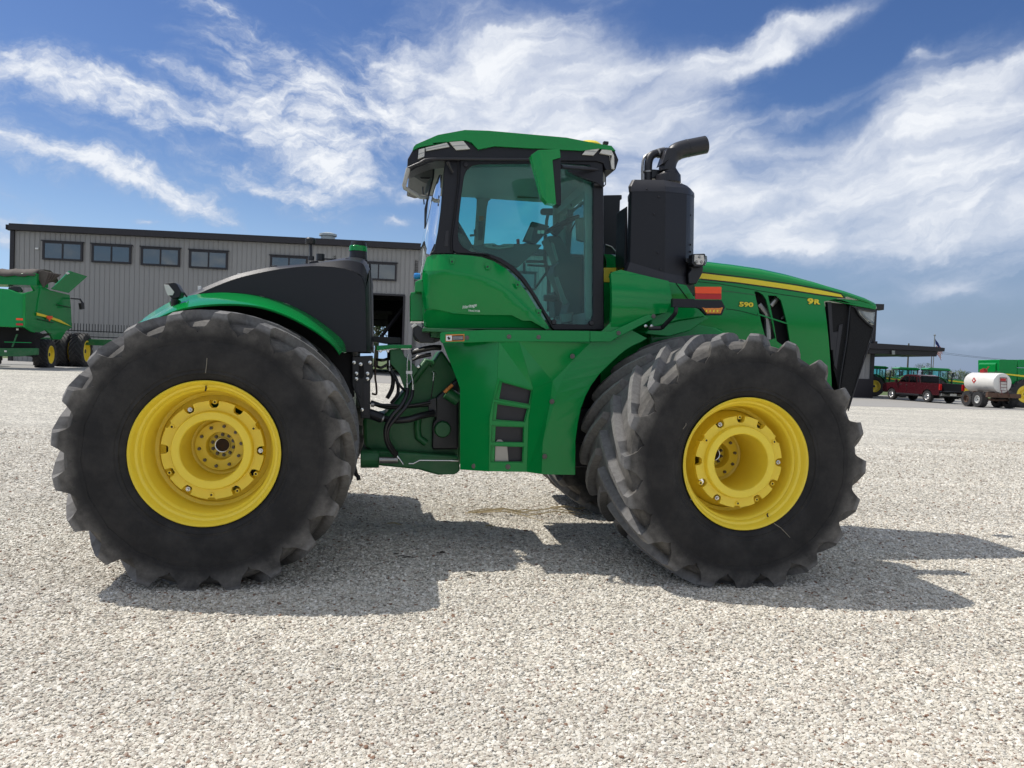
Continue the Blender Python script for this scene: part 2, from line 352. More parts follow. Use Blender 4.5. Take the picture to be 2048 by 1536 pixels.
def ground_material():
    m = bpy.data.materials.new('crushed_limestone'); m.use_nodes = True; t = m.node_tree; b = t.nodes['Principled BSDF']
    tcn = t.nodes.new('ShaderNodeTexCoord'); L = t.links.new
    def nz(sc, de=5, ro=.6, vec=None):
        n = t.nodes.new('ShaderNodeTexNoise'); n.inputs['Scale'].default_value = sc; n.inputs['Detail'].default_value = de; n.inputs['Roughness'].default_value = ro
        L(vec or tcn.outputs['Object'], n.inputs['Vector']); return n.outputs['Fac']
    def vo(sc, feat='F1'):
        n = t.nodes.new('ShaderNodeTexVoronoi'); n.inputs['Scale'].default_value = sc; n.feature = feat; L(tcn.outputs['Object'], n.inputs['Vector']); return n
    def mt(op, a, c=None):
        n = t.nodes.new('ShaderNodeMath'); n.operation = op
        for i, x in enumerate((a, c)):
            if x is None: continue
            if isinstance(x, (int, float)): n.inputs[i].default_value = x
            else: L(x, n.inputs[i])
        return n.outputs[0]
    v1 = vo(42.0); v2 = vo(17.0)
    sp = t.nodes.new('ShaderNodeSeparateColor'); L(v1.outputs['Color'], sp.inputs[0])
    sp2 = t.nodes.new('ShaderNodeSeparateColor'); L(v2.outputs['Color'], sp2.inputs[0])
    rp = t.nodes.new('ShaderNodeValToRGB'); L(sp.outputs[0], rp.inputs[0]); e = rp.color_ramp.elements
    e[0].position = 0; e[0].color = (.36, .335, .28, 1); e[1].position = 1; e[1].color = (.90, .87, .78, 1)
    for p_, c_ in ((.12, (.48, .445, .37, 1)), (.35, (.62, .585, .50, 1)), (.7, (.74, .705, .61, 1))):
        q = e.new(p_); q.color = c_
    mp = t.nodes.new('ShaderNodeMapping'); mp.inputs['Scale'].default_value = (.25, 1.5, 1); mp.inputs['Rotation'].default_value = (0, 0, radians(10)); L(tcn.outputs['Object'], mp.inputs['Vector'])
    big = nz(.35, 6, .6, mp.outputs[0])
    mid = nz(3.2, 9, .75)
    k = mt('ADD', .37, mt('ADD', mt('MULTIPLY', big, .62), mt('MULTIPLY', mid, .62)))
    k = mt('MULTIPLY', k, mt('ADD', .72, mt('MULTIPLY', sp2.outputs[1], .52)))
    mul = t.nodes.new('ShaderNodeVectorMath'); mul.operation = 'SCALE'; L(rp.outputs[0], mul.inputs[0]); L(k, mul.inputs['Scale'])
    L(mul.outputs[0], b.inputs['Base Color']); b.inputs['Roughness'].default_value = .9; b.inputs['Specular IOR Level'].default_value = .25
    h = mt('ADD', mt('MULTIPLY', v1.outputs['Distance'], -1.0), mt('ADD', mt('MULTIPLY', v2.outputs['Distance'], -.7), mt('MULTIPLY', mid, .8)))
    bp = t.nodes.new('ShaderNodeBump'); bp.inputs['Strength'].default_value = 1.0; bp.inputs['Distance'].default_value = .035; L(h, bp.inputs['Height']); L(bp.outputs[0], b.inputs['Normal'])
    return m
GRAVEL = ground_material()
GRASS = mat('mown_grass', (.075, .115, .030), .9, n_amt=.35, n_scale=.8, bump=.5, b_scale=30, dust=.25, dust_col=(.16, .13, .06))
ASPHALT = mat('pale_worn_asphalt', (.30, .29, .27), .85, n_amt=.10, n_scale=.6, bump=.3, b_scale=40)
APRON = mat('building_apron_concrete', (.42, .41, .38), .8, n_amt=.08, n_scale=.8)

def sheet(name, m, xs, ys, zf, kind='structure', edge=None):
    vs_ = []; nx, ny = len(xs), len(ys)
    for j, y in enumerate(ys):
        for i, x in enumerate(xs):
            yy = y + (edge(x) if edge else 0)
            vs_.append((x, yy, zf(x, yy)))
    fs = [(j * nx + i, j * nx + i + 1, (j + 1) * nx + i + 1, (j + 1) * nx + i) for j in range(ny - 1) for i in range(nx - 1)]
    o = MB().add(vs_, fs).done(name, m, smooth=0)
    for p in o.data.polygons: p.use_smooth = True
    if kind: o['kind'] = kind
    return o
def lin(a, b, n): return [a + (b - a) * i / (n - 1) for i in range(n)]
sheet('ground', GRASS, [-3500, -1200, -400] + lin(-200, 200, 41) + [400, 1200, 3500], [-300, -60, -20] + lin(0, 120, 31) + [200, 500, 1500, 4500], lambda x, y: ground_z(x, y) - .03)
sheet('gravel_lot', GRAVEL, lin(-90, 90, 73), lin(-25, 58, 50), lambda x, y: ground_z(x, y))
ed = lambda x: .22 * x + 1.0 * sin(x * .11)
sheet('asphalt_drive', ASPHALT, lin(-90, 90, 91), lin(39.3, 63, 16), lambda x, y: ground_z(x, y) + .006, edge=lambda x: .20 * (x if x > -30 else -30) + .25 * sin(x * .21))

# ---------------------------------------------------------------- gravel stones near the camera
def stones():
    bases = []
    for k in range(5):
        bm = bmesh.new(); bmesh.ops.create_icosphere(bm, subdivisions=1, radius=1)
        rnd = random.Random(k)
        for v in bm.verts:
            v.co *= rnd.uniform(.72, 1.15); v.co.z *= .5; v.co.x *= 1.0 + .35 * (k % 3) / 2
        me = bpy.data.meshes.new('pebble'); bm.to_mesh(me); bm.free(); bases.append(me)
    m = bpy.data.materials.new('limestone_chips'); m.use_nodes = True; t = m.node_tree; b = t.nodes['Principled BSDF']
    oi = t.nodes.new('ShaderNodeObjectInfo'); rp = t.nodes.new('ShaderNodeValToRGB'); t.links.new(oi.outputs['Random'], rp.inputs[0]); e = rp.color_ramp.elements
    e[0].position = 0; e[0].color = (.20, .12, .08, 1); e[1].position = 1; e[1].color = (.88, .83, .74, 1)
    for p_, c_ in ((.02, (.27, .17, .12, 1)), (.035, (.36, .31, .26, 1)), (.3, (.58, .535, .45, 1)), (.75, (.68, .64, .555, 1)), (.95, (.78, .75, .67, 1))):
        q = e.new(p_); q.color = c_
    ge = t.nodes.new('ShaderNodeNewGeometry'); nzn = t.nodes.new('ShaderNodeTexNoise'); nzn.inputs['Scale'].default_value = .5; nzn.inputs['Detail'].default_value = 4
    mpn = t.nodes.new('ShaderNodeMapping'); mpn.inputs['Scale'].default_value = (.35, 1.7, 1); mpn.inputs['Rotation'].default_value = (0, 0, radians(7)); t.links.new(ge.outputs['Position'], mpn.inputs['Vector']); t.links.new(mpn.outputs[0], nzn.inputs['Vector'])
    mr = t.nodes.new('ShaderNodeMapRange'); mr.inputs[1].default_value = .3; mr.inputs[2].default_value = .7; mr.inputs[3].default_value = .82; mr.inputs[4].default_value = 1.10; t.links.new(nzn.outputs['Fac'], mr.inputs[0])
    sc = t.nodes.new('ShaderNodeVectorMath'); sc.operation = 'SCALE'; t.links.new(rp.outputs[0], sc.inputs[0]); t.links.new(mr.outputs[0], sc.inputs['Scale'])
    t.links.new(sc.outputs[0], b.inputs['Base Color']); b.inputs['Roughness'].default_value = .88; b.inputs['Specular IOR Level'].default_value = .25
    for me in bases: me.materials.append(m)
    rnd = random.Random(3); pts = []; rots = []; scs = []; ids = []
    NS = 570000
    for i in range(NS):
        d = 2.7 + 19 * rnd.random() ** 2.4
        hw = d * .72 + 1.3
        x = rnd.uniform(-hw, hw) + rnd.gauss(0, .45)
        size = .0039 * (1 + 2.3 * rnd.random() ** 3) * (1 + .06 * d)
        pts.append((x, d, size * .12)); rots.append((rnd.uniform(-.5, .5), rnd.uniform(-.5, .5), rnd.uniform(0, 6.28))); scs.append(size); ids.append(rnd.randrange(5))
    me = bpy.data.meshes.new('gravel_stones'); me.vertices.add(NS)
    me.vertices.foreach_set('co', [c for p in pts for c in p])
    a = me.attributes.new('rot', 'FLOAT_VECTOR', 'POINT'); a.data.foreach_set('vector', [c for p in rots for c in p])
    a = me.attributes.new('sc', 'FLOAT', 'POINT'); a.data.foreach_set('value', scs)
    a = me.attributes.new('pick', 'INT', 'POINT'); a.data.foreach_set('value', ids)
    o = bpy.data.objects.new('gravel_stones', me); COL.objects.link(o); o['kind'] = 'stuff'
    pc = bpy.data.collections.new('pebble_shapes')
    for q in bases:
        pc.objects.link(bpy.data.objects.new('pebble_shape', q))
    ng = bpy.data.node_groups.new('scatter', 'GeometryNodeTree')
    ng.interface.new_socket('Geometry', in_out='INPUT', socket_type='NodeSocketGeometry'); ng.interface.new_socket('Geometry', in_out='OUTPUT', socket_type='NodeSocketGeometry')
    gi = ng.nodes.new('NodeGroupInput'); go = ng.nodes.new('NodeGroupOutput'); ip = ng.nodes.new('GeometryNodeInstanceOnPoints'); ci = ng.nodes.new('GeometryNodeCollectionInfo')
    ci.inputs['Collection'].default_value = pc; ci.inputs['Separate Children'].default_value = True; ci.inputs['Reset Children'].default_value = True
    def attr(n, ty):
        q = ng.nodes.new('GeometryNodeInputNamedAttribute'); q.data_type = ty; q.inputs['Name'].default_value = n; return q.outputs['Attribute']
    er = ng.nodes.new('FunctionNodeEulerToRotation'); ng.links.new(attr('rot', 'FLOAT_VECTOR'), er.inputs[0])
    ng.links.new(gi.outputs[0], ip.inputs['Points']); ng.links.new(ci.outputs[0], ip.inputs['Instance']); ip.inputs['Pick Instance'].default_value = True
    ng.links.new(attr('pick', 'INT'), ip.inputs['Instance Index']); ng.links.new(er.outputs[0], ip.inputs['Rotation']); ng.links.new(attr('sc', 'FLOAT'), ip.inputs['Scale'])
    ng.links.new(ip.outputs[0], go.inputs[0])
    md = o.modifiers.new('scatter', 'NODES'); md.node_group = ng
stones()
# ================================================================ THE BIG TRACTOR
TY = radians(9)
T = Frame((-2.518, 7.574, 0), TY)
tractor = empty('articulated_tractor', loc=T.o, rot=(0, 0, TY))
tag(tractor, 'huge green articulated tractor with yellow wheels and a black exhaust tower in the foreground', 'tractor')
c1 = C(780, 240, 3.34); c2 = C(1180, 260, 3.49); c3 = C(1300, 480, 3.413); c6 = C(250, 470, 3.864); c7 = C(680, 640, 4.096)
r1 = C(1180, 640, 9.309); r2 = C(800, 300, 5.908); r3 = C(700, 660, 5.119); r4 = C(820, 560, 6.827); q7 = C(900, 300, 6.024); q8 = C(1000, 470, 7.3125)
px = lambda x, y: (x, y)
def XZ(c, pts, t): return [T.xz(*c(x, y), t) for x, y in pts]
def P3(c, pts, t): return [T.p3(*c(x, y), t) for x, y in pts]
def plate(name, c, pts, t, th, m, parent=None, bevel=.006, holes=(), label=None, seg=2, smooth=35):
    mb = MB().prism(XZ(c, pts, t), -t, -t + th, [XZ(c, h, t) for h in holes])
    return mb.done(name, m, parent if parent is not None else tractor, bevel, smooth, label=label, seg=seg)
def bulge(o, step, fn):
    """cut the panel on a grid and curve it: fn(x, z) -> offset along local y"""
    bm = bmesh.new(); bm.from_mesh(o.data)
    xs = [v.co.x for v in bm.verts]; zs = [v.co.z for v in bm.verts]
    for ax, lo_, hi_ in ((0, min(xs), max(xs)), (2, min(zs), max(zs))):
        k = lo_ + step
        while k < hi_ - step * .3:
            co = [0, 0, 0]; co[ax] = k; no = [0, 0, 0]; no[ax] = 1
            bmesh.ops.bisect_plane(bm, geom=bm.verts[:] + bm.edges[:] + bm.faces[:], plane_co=co, plane_no=no); k += step
    for v in bm.verts: v.co.y += fn(v.co.x, v.co.z)
    bm.to_mesh(o.data); bm.free()
    for p in o.data.polygons: p.use_smooth = True
    o.data.set_sharp_from_angle(angle=radians(35))
def tubepx(name, c, pts, r, m, parent=None, n=8, t=None):
    """pts: (x,y,t) or (x,y) with common t"""
    return MB().tube([T.p3(*c(p[0], p[1]), p[2] if len(p) > 2 else t) for p in pts], r, n).done(name, m, parent if parent is not None else tractor, smooth=50)
def smoothpath(pts, n=6):
    out_ = []
    for i in range(len(pts) - 1):
        p0 = pts[max(i - 1, 0)]; p1 = pts[i]; p2 = pts[i + 1]; p3 = pts[min(i + 2, len(pts) - 1)]
        for k in range(n):
            u = k / n
            out_.append(tuple(.5 * ((2 * b) + (-a + c_) * u + (2 * a - 5 * b + 4 * c_ - d) * u * u + (-a + 3 * b - 3 * c_ + d) * u ** 3) for a, b, c_, d in zip(p0, p1, p2, p3)))
    out_.append(tuple(pts[-1])); return out_

# ---------------------------------------------------------------- tyres and wheels
def tyre_mesh(R, W, rr, nl, m, seg=96, direc=1, name='tyre', lod=1.0):
    k = R / 1.02; w = W / 1.4
    half = [(-.60, rr), (-.655, rr + .012), (-.680, rr + .05 * k), (-.690, rr + .056 * k), (-.690, rr + .075 * k), (-.697, rr + .085 * k), (-.706, rr + .15 * k), (-.708, .76), (-.700, .83), (-.684, .888), (-.650, .920), (-.57, .938), (-.45, .946), (-.25, .952), (0, .955)]
    prof = [(r_ * (k if i > 6 else 1), y * w) for i, (y, r_) in enumerate(half)]
    full = prof + [(r_, -y) for r_, y in reversed(prof[:-1])]
    mb = MB().lathe(full, seg)
    st = [(.707, .80, .66, .80), (.710, .862, .66, .85), (.712, .895, .65, .87), (.708, .945, .63, .89), (.693, .985, .62, .90), (.66, 1.004, .58, .91), (.56, 1.012, .55, .925), (.42, 1.017, .42, .935), (.27, 1.02, .27, .945), (.13, 1.02, .13, .945), (.025, 1.018, .025, .945)]
    hw = [(.150, .152), (.126, .135), (.082, .095), (.055, .070), (.043, .060), (.036, .056), (.031, .052), (.029, .050), (.027, .046), (.026, .045), (.024, .042)]
    for sgn in (-1, 1):
        for i in range(nl):
            a0 = 2 * pi * (i + (.5 if sgn > 0 else 0)) / nl
            rows = []
            for j, ((yt, rt, yb, rb), (ht, hb)) in enumerate(zip(st, hw)):
                u = max(0.0, (.68 - yt) / .66); adv = radians(27) * (u ** .85) * direc
                a = a0 - adv; rt_, rb_ = rt * k, rb * k
                def q(y, r_, h): return (r_ * cos(a + h / r_), sgn * y * w, r_ * sin(a + h / r_))
                rows.append([q(yb, rb_, -hb * k), q(yt, rt_, -ht * k), q(yt, rt_, ht * k), q(yb, rb_, hb * k)])
            mb.loft(rows, caps=True)
    me = mb.mesh(name, m, 15); return me
def disc_outline(ro, ri, n=12, hw=.037):
    pts = []
    for i in range(n):
        a = 2 * pi * i / n; kind = i % 4
        deep = ri if kind != 1 else ro - .012
        wa = hw / ro
        for j in range(1, 4):
            b_ = a - 2 * pi / n / 2 + (2 * pi / n / 2 - wa) * (j - 1) / 2; pts.append((ro * cos(b_), ro * sin(b_)))
        pts.append(((deep + .02) * cos(a - wa * .95), (deep + .02) * sin(a - wa * .95))); pts.append((deep * cos(a - wa * .55), deep * sin(a - wa * .55)))
        pts.append((deep * cos(a + wa * .55), deep * sin(a + wa * .55))); pts.append(((deep + .02) * cos(a + wa * .95), (deep + .02) * sin(a + wa * .95)))
        pts.append((ro * cos(a + wa), ro * sin(a + wa)))
    return pts
def ngon(r, n, cx=0, cy=0, a0=0): return [(cx + r * cos(2 * pi * i / n + a0), cy + r * sin(2 * pi * i / n + a0)) for i in range(n)]
tyre_a = tyre_mesh(1.055, 1.40, .525, 20, RUBBER)
tyre_b = tyre_mesh(1.055, 1.40, .525, 20, RUBBER, direc=-1)
rim_me = MB().lathe([(.50, .08), (.527, .0), (.531, -.012), (.524, -.018), (.512, -.004), (.505, .022), (.497, .050), (.482, .058), (.474, .072), (.470, .100), (.458, .112), (.452, .13), (.446, .30), (.436, .325), (.410, .335), (.408, .35), (.412, .50), (.44, .56), (.44, 1.20), (.53, 1.34)], 96).mesh('rim', YELLOW, 28)
def centre_mesh(q, h):
    """q: how far the bolted ring stands forward; h: extra depth of the hub plate"""
    return MB().prism(disc_outline(.372, .318), .235 - q, .30 - q, [ngon(.27, 48)]).lathe([(.300, .236 - q), (.292, .196 - q), (.286, .190 - q), (.236, .188 - q), (.229, .194 - q), (.226, .21 - q), (.222, .52 + h), (.19, .535 + h), (.19, .50 + h), (.112, .498 + h), (.108, .505 + h), (.106, .60 + h), (.0001, .60 + h)], 64).lathe([(.35, .30 - q), (.37, .36 - q), (.412, .37)], 64).mesh('wheel_centre', YELLOW, 30)
d_rear, d_front = centre_mesh(0, 0), centre_mesh(.11, .05)
bolt_me = MB().lathe([(.0001, -.022), (.0105, -.022), (.0115, -.016), (.0115, 0), (.016, 0), (.016, .012)], 6).mesh('wheel_bolt', BOLT, 25)
sbolt_me = MB().lathe([(.0001, -.03), (.008, -.03), (.0095, -.022), (.010, -.008), (.017, -.008), (.019, 0), (.019, .02)], 12).mesh('clamp_bolt', CHROME, 25)
boss_me = MB().lathe([(.0001, .012), (.0075, .012), (.009, -.016), (.016, -.014), (.019, .02)], 12).mesh('threaded_boss', YELLOW, 25)
hole_me = MB().disc(.0088, -.013, 12).mesh('bolt_hole', RUST, 0)
cap_me = MB().lathe([(.0001, .575), (.045, .58), (.052, .575), (.055, .60)], 24).mesh('hub_cap', RUST, 30)
ring_me = MB().lathe([(.052, .572), (.058, .570), (.060, .60)], 32).mesh('hub_ring', CHROME, 30)
valve_me = MB().tube([(0, .04, .49), (0, .045, .472), (0, .02, .455)], .006, 6).mesh('valve_stem', RUST, 30)
def wheel(x, t, far=False, spin=0.0, valve=90, lod=0):
    w = empty('wheel', tractor, (x, -t, .985), (0, 0, pi if far else 0))
    sp = empty  # keep one level of children: tyre, rim, wheel_centre, bolts
    inst(tyre_b if far else tyre_a, 'tyre', w, (0, .70, 0), (0, spin, 0))
    inst(rim_me, 'rim', w, (0, .045, 0), (0, spin, 0))
    q, h_ = (.11, .05) if x > 2 else (0, 0)
    inst(d_front if x > 2 else d_rear, 'wheel_centre', w, (0, .045, 0), (0, spin * 0, 0))
    if far: return w
    Y0 = .045
    for i in range(12):
        a = 2 * pi * i / 12; k = i % 4
        if k == 0: inst(sbolt_me, 'clamp_bolt', w, (.345 * cos(a), Y0 + .25 - q, .345 * sin(a)))
        elif k == 1:
            inst(boss_me, 'threaded_boss', w, (.338 * cos(a), Y0 + .235 - q, .338 * sin(a))); inst(hole_me, 'bolt_hole', w, (.338 * cos(a), Y0 + .235 - q, .338 * sin(a)))
        elif k == 3 or i == 10:
            inst(boss_me, 'threaded_boss', w, (.36 * cos(a), Y0 + .27 - q, .36 * sin(a))); inst(hole_me, 'bolt_hole', w, (.36 * cos(a), Y0 + .27 - q, .36 * sin(a)))
    for i in range(10):
        a = 2 * pi * i / 10 + .15; inst(bolt_me, 'wheel_bolt', w, (.158 * cos(a), Y0 + .50 + h_, .158 * sin(a)), (0, a, 0), (1.15, 1.15, 1.15))
    for i in range(10):
        a = 2 * pi * i / 10 + .4; inst(bolt_me, 'hub_bolt', w, (.082 * cos(a), Y0 + .60 + h_, .082 * sin(a)), (0, a, 0))
    inst(cap_me, 'hub_cap', w, (0, Y0 + h_, 0)); inst(ring_me, 'hub_ring', w, (0, Y0 + h_, 0))
    inst(valve_me, 'valve_stem', w, (0, Y0, 0), (0, radians(90 - valve), 0))
    return w

wheel(0, 2.1, spin=radians(5), valve=92)
wheel(4.12, 2.18, spin=radians(0), valve=-62)
wheel(0, -2.1, True, .1); wheel(4.08, -2.1, True, .2)

SCUFF = mat('pale_scuff', (.20, .18, .14), .8)
for pts in ([(414, 716), (413, 730), (411, 746)], [(1548, 1047), (1562, 1056), (1580, 1075)], [(1366, 858), (1372, 850), (1372, 846)]): tubepx('tyre_scuff', px, pts, .003, SCUFF, t=2.106 if pts[0][0] < 1000 else 2.188)
# ---------------------------------------------------------------- chassis
def axle(x):
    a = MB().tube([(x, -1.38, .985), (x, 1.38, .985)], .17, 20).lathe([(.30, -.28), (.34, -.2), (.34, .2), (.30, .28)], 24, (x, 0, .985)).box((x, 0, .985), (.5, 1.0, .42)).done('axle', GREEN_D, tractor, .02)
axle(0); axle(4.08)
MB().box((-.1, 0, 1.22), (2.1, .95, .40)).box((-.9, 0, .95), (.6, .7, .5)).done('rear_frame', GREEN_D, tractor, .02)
MB().box((3.9, 0, 1.12), (2.9, .86, .34)).box((3.2, 0, .95), (1.0, .8, .5)).done('front_frame', BLACKM, tractor, .02)
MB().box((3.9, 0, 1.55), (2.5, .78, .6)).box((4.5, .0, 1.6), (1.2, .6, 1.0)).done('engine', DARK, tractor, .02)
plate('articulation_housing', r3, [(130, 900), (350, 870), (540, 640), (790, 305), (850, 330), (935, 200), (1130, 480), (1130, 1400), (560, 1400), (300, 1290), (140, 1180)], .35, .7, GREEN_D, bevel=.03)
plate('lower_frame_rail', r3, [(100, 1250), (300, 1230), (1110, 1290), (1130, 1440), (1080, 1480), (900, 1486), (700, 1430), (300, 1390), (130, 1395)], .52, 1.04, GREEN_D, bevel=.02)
MB().tube([T.p3(*r3(110, 1320), .56), T.p3(*r3(300, 1320), .56)], .085, 14).done('cylinder_mount', GREEN_D, tractor, .01)
tubepx('housing_flange', r3, [(700, 880), (690, 1000), (700, 1100), (780, 1160)], .035, GREEN_D, t=.38)
tubepx('housing_rib', r3, [(640, 520), (790, 320), (850, 350)], .04, GREEN_D, t=.38)
plate('yoke_top_plate', r3, [(270, 160), (430, 150), (635, 152), (635, 190), (430, 190), (270, 212)], .62, .9, GREEN, bevel=.008)
plate('yoke_web', r3, [(410, 200), (520, 190), (560, 270), (640, 340), (700, 400), (560, 610), (500, 440), (410, 340)], .55, .04, GREEN_D)
plate('pump_housing', r3, [(880, 690), (1110, 480), (1110, 1225), (840, 1225), (845, 950), (880, 900)], .44, .3, BLACK, bevel=.02)
MB().lathe([(.0001, 0), (.07, 0), (.08, .02), (.08, .25)], 20, T.p3(*r3(950, 1020), .50)).done('pump', GREEN_D, tractor, .004)
plate('pump_bracket', r3, [(800, 720), (880, 690), (890, 890), (810, 890)], .52, .06, BLACK)
tubepx('filler_tube', r3, [(990, 640), (1110, 720)], .06, GREEN_D, t=.56)
tubepx('filler_cap', r3, [(965, 640), (1050, 560)], [.016, .016], STICKER_O, t=.62)
plate('cylinder_bracket', r3, [(20, 270), (232, 262), (232, 480), (205, 520), (205, 905), (110, 905), (95, 760), (50, 640), (20, 560)], .74, .12, BLACK, bevel=.008)
plate('slot_panel', r3, [(60, 540), (110, 540), (110, 700), (60, 640)], .748, .01, BLACKM); plate('slot_panel', r3, [(140, 540), (180, 540), (180, 880), (140, 880)], .748, .01, BLACKM)
plate('slot_panel', r3, [(90, 350), (140, 350), (145, 470), (125, 500), (95, 490)], .75, .012, DARK)
nut = MB().lathe([(.0001, -.022), (.016, -.02), (.019, -.012), (.019, .01)], 12).mesh('bracket_bolt', CHROME, 30)
for x, y in [(42, 333), (205, 333), (66, 445), (180, 445), (66, 500), (180, 500), (123, 815), (110, 350)]: inst(nut, 'bracket_bolt', tractor, T.p3(*r3(x, y), .745))
for x, y in [(312, 215), (387, 215), (700, 375)]: inst(nut, 'bracket_bolt', tractor, T.p3(*r3(x, y), .60), scale=(.8, .8, .8))
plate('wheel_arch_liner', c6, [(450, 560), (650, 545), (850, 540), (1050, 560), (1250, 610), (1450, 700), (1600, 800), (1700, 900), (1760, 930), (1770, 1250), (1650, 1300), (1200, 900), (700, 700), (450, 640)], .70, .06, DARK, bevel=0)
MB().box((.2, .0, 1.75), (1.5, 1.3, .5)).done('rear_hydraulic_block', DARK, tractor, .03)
for nm, pts, r_, m_ in [
    ('hydraulic_hose', [(590, 600, .66), (575, 680, .70), (520, 780, .74), (430, 880, .76), (370, 990, .76), (365, 1100, .75), (400, 1200, .72), (470, 1290, .66)], .020, HOSE),
    ('hydraulic_hose', [(640, 620, .66), (625, 700, .70), (560, 800, .74), (470, 900, .76), (395, 1000, .76), (385, 1100, .75), (420, 1190, .72), (480, 1270, .66)], .018, HOSE),
    ('hydraulic_hose', [(340, 905, .62), (450, 925, .66), (600, 915, .66), (720, 880, .62), (860, 850, .55)], .032, HOSE),
    ('hydraulic_hose', [(215, 765, .60), (400, 770, .62), (600, 775, .60), (820, 740, .55)], .014, HOSE),
    ('hydraulic_hose', [(215, 740, .52), (400, 790, .55), (700, 770, .5), (830, 760, .5)], .022, HOSE),
    ('hydraulic_hose', [(400, 400, .50), (450, 480, .55), (520, 580, .58), (560, 620, .55)], .012, HOSE),
    ('hydraulic_hose', [(630, 230, .60), (740, 200, .62), (850, 180, .62), (930, 180, .60)], .026, HOSE),
    ('hydraulic_hose', [(640, 300, .50), (720, 270, .52), (830, 250, .52)], .02, HOSE),
    ('hydraulic_hose', [(270, 300, .45), (330, 310, .48), (385, 295, .45)], .014, HOSE), ('hydraulic_hose', [(270, 370, .45), (320, 385, .46), (385, 350, .45)], .013, HOSE),
    ('hydraulic_hose', [(380, 700, .3), (430, 600, .3), (440, 480, .3), (400, 380, .3)], .02, HOSE), ('hydraulic_hose', [(420, 750, .35), (490, 650, .36), (480, 520, .33), (430, 430, .3)], .016, HOSE),
    ('return_pipe', [(262, 320, .62), (258, 480, .62), (268, 560, .62), (270, 655, .62), (225, 650, .62)], .009, RUST),
    ('drain_line', [(860, 470, .5), (850, 560, .52), (830, 700, .5)], .005, HOSE)]:
    MB().tube([T.p3(*r3(a, b), t_) for a, b, t_ in smoothpath(pts, 5)], r_, 8).done(nm, m_, tractor, smooth=60)
for nm, pts, r_, m_ in [
    ('steel_line', [(597, 250), (585, 330), (583, 560)], .0075, CHROME), ('steel_line', [(623, 290), (624, 455), (640, 510), (642, 600)], .0075, CHROME),
    ('steel_line', [(600, 1368), (650, 1368), (712, 1335), (1030, 1337)], .0075, CHROME), ('steel_line', [(500, 1310), (545, 1375)], .009, CHROME),
    ('cylinder_rod', [(300, 1331), (490, 1331)], .030, STEEL), ('hose_fitting', [(583, 540), (583, 600)], .014, CHROME), ('hose_fitting', [(642, 560), (642, 615)], .014, CHROME),
    ('hose_fitting', [(460, 1260), (500, 1315)], .014, CHROME), ('hose_fitting', [(425, 1190), (440, 1220)], .022, CHROME), ('hose_fitting', [(1030, 1337), (1110, 1337)], .012, CHROME), ('hose_fitting', [(215, 765), (248, 766)], .02, STEEL),
    ('hose_fitting', [(402, 310), (402, 370)], .009, CHROME), ('hose_fitting', [(402, 385), (405, 420)], .013, STEEL), ('hose_fitting', [(640, 215), (760, 190)], .007, STEEL), ('hose_fitting', [(640, 300), (700, 265)], .01, STEEL),
    ('hose_sleeve', [(190, 855), (270, 880), (330, 905)], .047, BLACKP), ('hose_fitting', [(318, 905), (345, 912)], .036, STEEL), ('lock_pin', [(858, 435), (850, 520)], .006, CHROME)]:
    tubepx(nm, r3, pts, r_, m_, t=.66)
MB().lathe([(.018, -.01), (.024, 0), (.018, .01)], 16, T.p3(*r3(858, 448), .66)).done('lock_ring', CHROME, tractor)
plate('line_tag', r3, [(573, 420), (638, 420), (638, 450), (573, 450)], .675, .006, WHITE, bevel=.001)
o_ = plate('cab_mount', r3, [(650, 10), (690, 0), (830, 15), (830, 80), (925, 75), (925, 110), (860, 130), (720, 130), (670, 110), (645, 60)], .80, .25, BLACK, bevel=.01)
plate('cab_mount_cushion', r3, [(700, 85), (730, 78), (800, 90), (720, 96)], .806, .01, LENS)
plate('rear_step_lamp', r4, [(10, 635), (60, 590), (105, 615), (35, 660)], .86, .08, LENS)
plate('rear_step_lamp_bracket', r4, [(45, 650), (105, 615), (170, 655), (275, 650), (275, 770), (340, 790), (320, 860), (130, 845), (60, 770)], .84, .10, BLACK)
tubepx('drawbar_catch', r3, [(40, 1380, .2), (62, 1480, .2), (82, 1500, .2), (92, 1535, .2)], .02, BLACK)

# ---------------------------------------------------------------- rear fender and black tank
up = [(100, 690), (200, 612), (350, 522), (480, 478), (640, 455), (850, 452), (1050, 478), (1250, 538), (1400, 608), (1550, 708), (1660, 800), (1692, 850), (1705, 912)]
mi = [(104, 692), (205, 640), (350, 560), (480, 515), (640, 490), (850, 484), (1050, 500), (1250, 566), (1400, 640), (1530, 735), (1620, 820), (1660, 870), (1690, 915)]
lo = [(110, 696), (215, 660), (350, 600), (480, 562), (640, 540), (850, 534), (1050, 556), (1250, 622), (1430, 715), (1540, 790), (1610, 850), (1645, 895), (1660, 918)]
up, mi, lo = [smoothpath(q_, 4) for q_ in (up, mi, lo)]
A = P3(c6, up, .90); B_ = P3(c6, mi, 1.02); Cc = P3(c6, lo, 1.32)
In = [(p[0], -.60, p[2] + .0) for p in A]
Lp = [(p[0], p[1] + .004, p[2] - .012) for p in Cc]
MB().loft([list(r_) for r_ in zip(In, A, B_, [((a[0] + b[0]) / 2, (a[1] + b[1]) / 2, (a[2] + b[2]) / 2 + .015) for a, b in zip(B_, Cc)], Cc, Lp)]).done('rear_fender', GREEN, tractor, solid=.012, smooth=40)
MB().loft([list(r_) for r_ in zip([(p[0], .60, p[2]) for p in A], [(p[0], 1.32, p[2] - .1) for p in A])]).done('rear_fender', GREEN, tractor, solid=.012, smooth=40)
edge = [(485, 488), (620, 430), (760, 372), (900, 325), (1110, 278), (1300, 250), (1450, 240), (1600, 246), (1700, 260), (1780, 285), (1835, 330), (1858, 420)]
